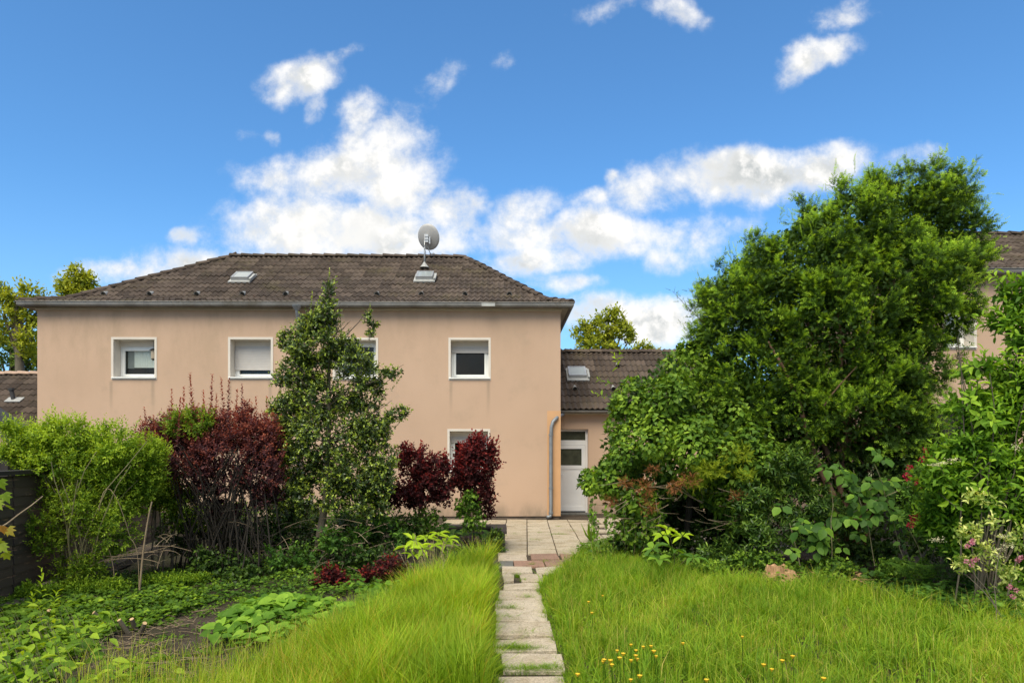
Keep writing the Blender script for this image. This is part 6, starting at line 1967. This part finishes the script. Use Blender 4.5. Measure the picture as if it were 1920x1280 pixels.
# Q: vine with large leaves, each a part
vn = shrub('bramble_vine', 1620, 1075, 'rambling vine with broad grey green leaves before the yew', 'plant')
r4 = np.random.default_rng(91)
cl = [(1545, 870, 26, 18, 14), (1580, 880, 24, 16, 10), (1640, 865, 40, 20, 16), (1600, 920, 60, 28, 34), (1650, 915, 40, 30, 20), (1570, 965, 50, 30, 24), (1640, 960, 40, 26, 18), (1500, 990, 40, 30, 18), (1540, 1010, 50, 26, 22), (1590, 1015, 40, 20, 12), (1620, 1060, 26, 18, 9), (1500, 1030, 40, 16, 14), (1700, 1000, 50, 50, 30), (1680, 1050, 50, 20, 20), (1740, 960, 40, 40, 22)]
Pp, D, N, Ln = [], [], [], []
for (px, py, sx, sy, n) in cl:
    for _ in range(max(2, int(n / 3.6))):
        q = np.array(P(px + r4.normal(0, sx * .65), py + r4.normal(0, sy * .65), 9.0 + r4.normal(0, .15)))
        ax_ = unit(np.array([r4.normal(0, .3), -.75 + r4.normal(0, .2), .9])); u1 = unit(np.cross(ax_, [0, .2, 1.])); u2 = np.cross(ax_, u1)
        k5 = 5 if r4.random() < .5 else 3; a0 = r4.random() * 6.28; big = r4.uniform(.75, 1.2)
        for k in range(k5):
            a_ = a0 + 6.283 * k / k5 + r4.normal(0, .15); ra = u1 * math.cos(a_) + u2 * math.sin(a_)
            Pp.append(q + ra * .02); D.append(ra + ax_ * r4.uniform(-.35, .1) + np.array([0, 0, -.2])); N.append(ax_ + r4.normal(0, .15, 3)); Ln.append(r4.uniform(.10, .16) * big)
leaf_objects(vn, (L['vine'], T_LEAF), Pp[:298], D[:298], N[:298], Ln[:298], .95, (.1, .85), seed=14)
stems('stems', vn, [(bezier(P(a_, b_, 9.1), P(c_, d_, 9.0), (0, 0, .08), 7, r4), .008, .004) for a_, b_, c_, d_ in ((1640, 1060, 1600, 880), (1560, 1060, 1560, 900), (1700, 1060, 1640, 870), (1600, 960, 1745, 900), (1500, 1060, 1480, 980), (1740, 1080, 1700, 980))], M['pale'])
fo = Fol(T_RHOMB, M['cream']); c = np.array(P(1632, 895, 8.95)); fo.add(c + r4.normal(0, 1, (60, 3)) * np.array([.02, .02, .06]), r4.normal(0, 1, (60, 3)), r4.normal(0, 1, (60, 3)), .018, .014, r4.random(60)); fo.build('blossom', vn)

# R: elder / dogwood at the right edge
YR = 7.4
el = shrub('elder_bush', 1860, 1150, 'large fresh green elder bush filling the right edge', 'bush')
lobes = [LB(1940, 620, 60, 80, YR, .5), LB(1910, 710, 50, 56, YR, .5), LB(1960, 740, 90, 90, YR, .6), LB(1860, 780, 70, 50, YR, .5), LB(1830, 850, 80, 50, YR, .5), LB(1920, 850, 90, 70, YR, .6), LB(1780, 900, 50, 40, YR, .4), LB(1860, 930, 80, 60, YR, .5), LB(1930, 960, 70, 70, YR, .5), LB(1830, 690, 26, 20, YR, .3), LB(1880, 600, 22, 26, YR, .3), LB(1900, 550, 26, 30, YR, .3), LB(1810, 760, 40, 26, YR, .3), LB(1770, 960, 50, 46, YR + .4, .4), LB(1830, 1020, 60, 50, YR + .4, .4), LB(1900, 1060, 50, 50, YR + .3, .4)]
foliage('inner_foliage', el, [(x_, y_, z_, a_ * .85, b_ * .85, c_ * .85) for (x_, y_, z_, a_, b_, c_) in lobes], L['elder'], T_OVAL, 2900, 8, .115, .046, .24, .3, .5, 101, ang=65, tint=(.0, .75), opp=True)
rE = np.random.default_rng(102)
Pp, O = sample(rE, lobes, 900, .93)
okk = O[:, 1] < .25
Pp, O = Pp[okk][:38], O[okk][:38]
a1, d1, n1_, l1_ = [], [], [], []
pth = []
for p_, o_ in zip(Pp, O):
    sdv = unit(o_ * .9 + np.array([rE.normal(-.1, .3), -.2, .65]))
    w1 = unit(np.cross(sdv, rE.normal(0, 1, 3))); w2 = np.cross(sdv, w1)
    pth.append((np.array([p_ - sdv * .15, p_, p_ + sdv * .18]), .005, .003))
    for k in range(8):
        f_ = k // 2 / 4; ph = (k // 2) * 1.57 + (k % 2) * 3.1416
        ro = w1 * math.cos(ph) + w2 * math.sin(ph)
        an = R(72 - 40 * f_)
        a1.append(p_ + sdv * .20 * f_); d1.append(sdv * math.cos(an) + ro * math.sin(an) + np.array([0, 0, -.1])); n1_.append(sdv - ro * .3 + np.array([0, -.2, .4])); l1_.append(rE.uniform(.09, .15) * (1 - .3 * f_))
leaf_objects(el, (L['elder'], T_LONG), a1[:300], d1[:300], n1_[:300], l1_[:300], .40, (.35, 1), seed=15)
for i in range(26):
    q = P(rE.uniform(1780, 1990), rE.uniform(600, 900), YR + rE.normal(0, .2)); b = G(1890 + rE.normal(0, 20), 1150)
    pth.append((bezier((b.x, b.y + .3, 0), q, (.2, .1, .2), 7, rE), .011, .004))
stems('stems', el, pth, M['bark'])
for (px, py, s) in ((1915, 840, .07), (1752, 872, .03), (1790, 862, .035), (1770, 868, .03)):
    c = np.array(P(px, py, YR - .5)); k = 50
    fo = Fol(T_RHOMB, M['cream']); fo.add(c + r4.normal(0, 1, (k, 3)) * np.array([s, s * .6, s * .25]), np.column_stack([r4.normal(0, 1, (k, 2)), r4.random(k)]), np.tile([0, -.3, 1.], (k, 1)), .016, .014, r4.random(k)); fo.build('blossom', el)

# S: crimson weigela
wr = shrub('red_weigela', 1730, 1080, 'shrub with crimson flower clusters between vine and elder', 'bush')
foliage('foliage', wr, [LB(1730, 905, 40, 40, 8.3, .3), LB(1760, 960, 50, 50, 8.2, .3), LB(1720, 975, 34, 30, 8.3, .3), LB(1790, 1010, 50, 40, 8.0, .3)], L['vine'], T_LEAF, 420, 7, .07, .034, .16, .3, .4, 111, tint=(.2, .9))
stems('stems', wr, fan_stems(r4, G(1760, 1085), [P(r4.uniform(1700, 1800), r4.uniform(890, 980), 8.3) for _ in range(9)], .009, .004), M['bark'])
for (px, py, s) in ((1701, 894, 1.1), (1722, 904, 1), (1742, 858, 1.1), (1705, 876, .8), (1716, 967, 1), (1708, 983, 1.0), (1713, 975, .7), (1772, 945, .7), (1791, 961, 1), (1799, 852, .8), (1766, 938, .6), (1736, 845, .7), (1730, 860, .6), (1752, 860, .6)):
    c = np.array(P(px, py, 8.0)); k = int(46 * s)
    d = unit(r4.normal(0, 1, (k, 3)))
    fo = Fol(T_RHOMB, M['red']); fo.add(c + d * .02 * s + r4.normal(0, 1, (k, 3)) * .012, d, r4.normal(0, 1, (k, 3)), .026, .016, r4.random(k)); fo.build('flower_cluster', wr)
# T: variegated weigela with pink flowers
wv2 = shrub('variegated_weigela', 1880, 1180, 'cream edged leafy shrub with pink flowers low at the right edge', 'bush')
YT = 6.9
foliage('foliage', wv2, [LB(1810, 1000, 24, 18, YT, .15), LB(1850, 985, 34, 18, YT, .2), LB(1805, 1060, 28, 18, YT, .15), LB(1840, 1030, 26, 14, YT, .15), LB(1880, 1060, 30, 24, YT, .2), LB(1900, 1110, 26, 24, YT, .2), LB(1910, 1010, 24, 30, YT, .2), LB(1835, 935, 40, 12, YT, .15)], L['variegated'], T_LEAF, 150, 7, .065, .032, .16, .2, .3, 112, tint=(.1, 1), rad=.6)
stems('stems', wv2, fan_stems(r4, G(1900, 1180), [P(r4.uniform(1790, 1920), r4.uniform(940, 1080), YT) for _ in range(4)], .006, .003), M['bark'])
for (px, py) in ((1822, 1017), (1814, 1024), (1824, 1014), (1812, 1052), (1826, 1050), (1822, 1058), (1832, 1048), (1909, 1050), (1905, 1106), (1899, 1118), (1915, 1045), (1893, 1100)):
    c = np.array(P(px, py, YT - .15)); k = 22
    d = unit(r4.normal(0, 1, (k, 3)))
    fo = Fol(T_RHOMB, M['rose']); fo.add(c + d * .008, d, r4.normal(0, 1, (k, 3)), .026, .015, r4.random(k)); fo.build('flower', wv2)
for (px, py) in ((1875, 1030), (1872, 1042), (1892, 1022), (1882, 1005), (1757, 1012)):
    c = np.array(P(px, py, YT - .15)); k = 60
    fo = Fol(T_RHOMB, M['cream']); fo.add(c + r4.normal(0, 1, (k, 3)) * np.array([.035, .02, .014]), np.column_stack([r4.normal(0, 1, (k, 2)), r4.random(k)]), np.tile([0, -.3, 1.], (k, 1)), .014, .012, r4.random(k)); fo.build('blossom', wv2)

# U: ferns
for (px, py, lab) in ((1720, 1100, 'fern with arching fronds at the lawn edge below the crimson flowers'), (1780, 1100, 'fern with arching fronds beside the variegated shrub')):
    t_ = shrub('fern', px, py, lab, 'fern')
    b = np.array(G(px, py))
    for k in range(9):
        a_ = math.pi * (k / 8) + .2 * r4.normal() + math.pi; l_ = r4.uniform(.38, .6)
        tp_ = b + np.array([math.cos(a_) * l_, math.sin(a_) * l_ * .6, .28])
        pp_ = bezier(b, tp_, (0, 0, .22), 14)
        fo = Fol(T_SPRIG, L['vine'])
        for j in range(2, 14):
            d = unit(pp_[j] - pp_[j - 1]); sdv = unit(np.cross(d, [0, 0, 1]))
            wd_ = .16 * (1 - (j / 14) ** 1.6) + .02
            for s in (-1, 1):
                fo.add(pp_[j][None], (sdv * s + d * .35)[None], np.array([[0, -.2, 1.]]), wd_, wd_ * .35, .45 + r4.normal(0, .1, 1))
        fo.build('frond', t_)
# V: stump and wood debris
q = G(1462, 1088)
sp = thing('tree_stump', q, 'split reddish tree stump at the back of the lawn', 'stump')
mb = MB(); pts_ = []
vv, ff_ = [], []
ns = 14
for j, (z_, r_) in enumerate(((-.03, .24), (.05, .18), (.12, .135), (.18, .12))):
    for k in range(ns):
        a_ = 2 * math.pi * k / ns; rr_ = r_ * (1 + .18 * math.sin(k * 2.6) + r4.normal(0, .06))
        vv.append((q.x + math.cos(a_) * rr_ * 1.35, q.y + math.sin(a_) * rr_, z_ + (r4.uniform(-.05, .05) if j == 3 else 0)))
vv.append((q.x, q.y, .13))
for j in range(3):
    for k in range(ns): ff_.append((j * ns + k, j * ns + (k + 1) % ns, (j + 1) * ns + (k + 1) % ns, (j + 1) * ns + k))
for k in range(ns): ff_.append((3 * ns + k, 3 * ns + (k + 1) % ns, 4 * ns))
obj('stump_body', vv, ff_, M['stump'], sp)
mb = MB()
for k in range(90):
    c = G(r4.uniform(1420, 1620), r4.uniform(1078, 1100)); a_ = r4.random() * 3.14; l_ = r4.uniform(.04, .16); w_ = r4.uniform(.006, .02)
    d = Vector((math.cos(a_), math.sin(a_) * .6, r4.normal(0, .15))) * l_; s_ = Vector((-math.sin(a_), math.cos(a_), .1)) * w_
    zz = Vector((0, 0, .03 + r4.random() * .04))
    mb.add([c - d + zz - s_, c + d + zz - s_, c + d + zz + s_, c - d + zz + s_], [(0, 1, 2, 3)])
tag(mb.build('wood_chips', M['stump'], None, kind='stuff'), 'bark and wood chips strewn beside the stump', 'wood chips')

# W: cover at the right edge and round the lawn
cover('lawn_clover', 'clover and broad leaves growing through the right lawn', right, 15000, L['herb'], T_RHOMB, .032, .12, 56, (.2, 1.0), patch=-.1)
cover('left_clover', 'clover and weeds growing between the tall grass and the bed', gpoly([(925, 1080), (905, 1130), (700, 1240), (500, 1290), (400, 1330), (330, 1400), (280, 1400), (400, 1275), (560, 1215), (700, 1150), (830, 1068), (900, 1068)]), 12000, L['herb'], T_RHOMB, .035, .15, 57, (.2, 1.0), patch=-.3)
cover('lawn_edge_weeds', 'low round leaved weeds along the right end of the lawn', gpoly([(1700, 1130), (1640, 1085), (1800, 1095), (2100, 1120), (2300, 1180), (2200, 1230), (1900, 1180)]), 6000, L['vine'], T_LEAF, .06, .22, 121, (.1, .9))
cover('back_lawn_weeds', 'low weeds between the lawn and the ivy mound', gpoly([(1070, 1060), (1085, 1030), (1140, 1010), (1300, 1040), (1500, 1065), (1680, 1080), (1640, 1110), (1440, 1100), (1250, 1080), (1130, 1062)]), 7000, L['ivy'], T_LEAF, .055, .18, 122, (.0, .8))
p, r_ = sow(gpoly([(1072, 1060), (1095, 1030), (1160, 1020), (1260, 1060), (1240, 1080), (1130, 1066)]), 5000, 36)
blades('patio_edge_grass', 'longer grass at the right edge of the patio', 'grass', L['grass'], p, r_.uniform(.08, .30, len(p)), r_.uniform(.003, .007, len(p)), .6, .35 + r_.normal(0, .15, len(p)), 37, .6)
t_ = thing('spiky_plant', G(1108, 1016), 'small spiky leaved plant on the patio before the ivy', 'plant')
k = 26; d = np.column_stack([r4.normal(0, .35, k), r4.normal(0, .3, k), np.ones(k)])
fo = Fol(T_RHOMB, L['grass']); fo.add(np.tile(np.array(G(1108, 1016)), (k, 1)), d, r4.normal(0, 1, (k, 3)), r4.uniform(.2, .42, k), .02, .5 + r4.normal(0, .1, k)); fo.build('leaves', t_)

# X: distant trees
def far_tree(px, py, Y, lob, label, mat, n, ln=.28, seed=0, nl=6):
    b = P(px, 900, Y); b = Vector((b.x, Y, 0))
    t_ = thing('tree', b, label, 'tree')
    ll = [LB(a_, b_, c_, d_, Y) for a_, b_, c_, d_ in lob]
    foliage('crown', t_, ll, mat, T_OVAL, int(n * .9), nl, ln * .8, ln * .45, .5, .35, .4, seed, sub=12, subr=.28, tint=(.1, 1), rad=.5)
    tpt = P(px, lob[0][1], Y)
    rr_ = np.random.default_rng(seed)
    mb = MB(); mb.tube([b, (b + tpt) / 2 + Vector((.2, 0, 0)), tpt], [.3, .2, .06], 9); mb.build('trunk', M['bark'], t_, smooth=True)
    stems('branches', t_, [(bezier(P(px, lob[0][1] + 60 + rr_.uniform(-40, 60), Y), P(a_ + rr_.normal(0, c_ * .4), b_ + rr_.normal(0, d_ * .4), Y), (0, 0, -.3), 5, rr_), .06, .015) for a_, b_, c_, d_ in lob for _ in range(4)], M['bark'])


far_tree(140, 0, 30, [(142, 520, 22, 28), (158, 528, 22, 22), (130, 545, 26, 26), (150, 560, 40, 26)], 'pale green tree top rising behind the left end of the main roof', L['far'], 560, .26, 131)
far_tree(30, 0, 27, [(62, 555, 26, 26), (30, 575, 34, 30), (70, 590, 24, 30), (10, 600, 26, 60), (55, 640, 26, 40), (5, 540, 12, 12)], 'loose yellow green tree left of the main house', L['far'], 620, .24, 132)
far_tree(20, 0, 32, [(20, 640, 60, 50), (60, 680, 40, 40), (0, 690, 60, 40)], 'darker green tree below the loose tree left of the house', L['far_dark'], 700, .30, 133)
far_tree(1140, 0, 34, [(1140, 610, 34, 32), (1095, 625, 30, 26), (1175, 625, 22, 24), (1120, 650, 50, 26), (1150, 590, 18, 16)], 'yellow green maple behind the low extension roof', L['far'], 760, .28, 134)
far_tree(1215, 0, 38, [(1205, 655, 22, 12), (1225, 662, 14, 10), (1180, 660, 16, 10)], 'smaller pale tree top right of the maple behind the roof', L['far'], 220, .28, 135)
# dark shed before the neighbour house
s2 = thing('garden_shed', (P(1790, 800, 12.4).x, 12.8, 0), 'black roofed garden shed in front of the neighbouring house', 'shed')
zz = P(1780, 758, 12.4).z
xa, xb = P(1730, 800, 12.4).x, P(1900, 800, 12.4).x
MB().box(xa, xb, 12.5, 13.9, 0, zz - .08).build('wall', M['darkwood'], s2)
MB().box(xa - .1, xb + .1, 12.4, 14.0, zz - .08, zz).build('roof', M['felt'], s2)
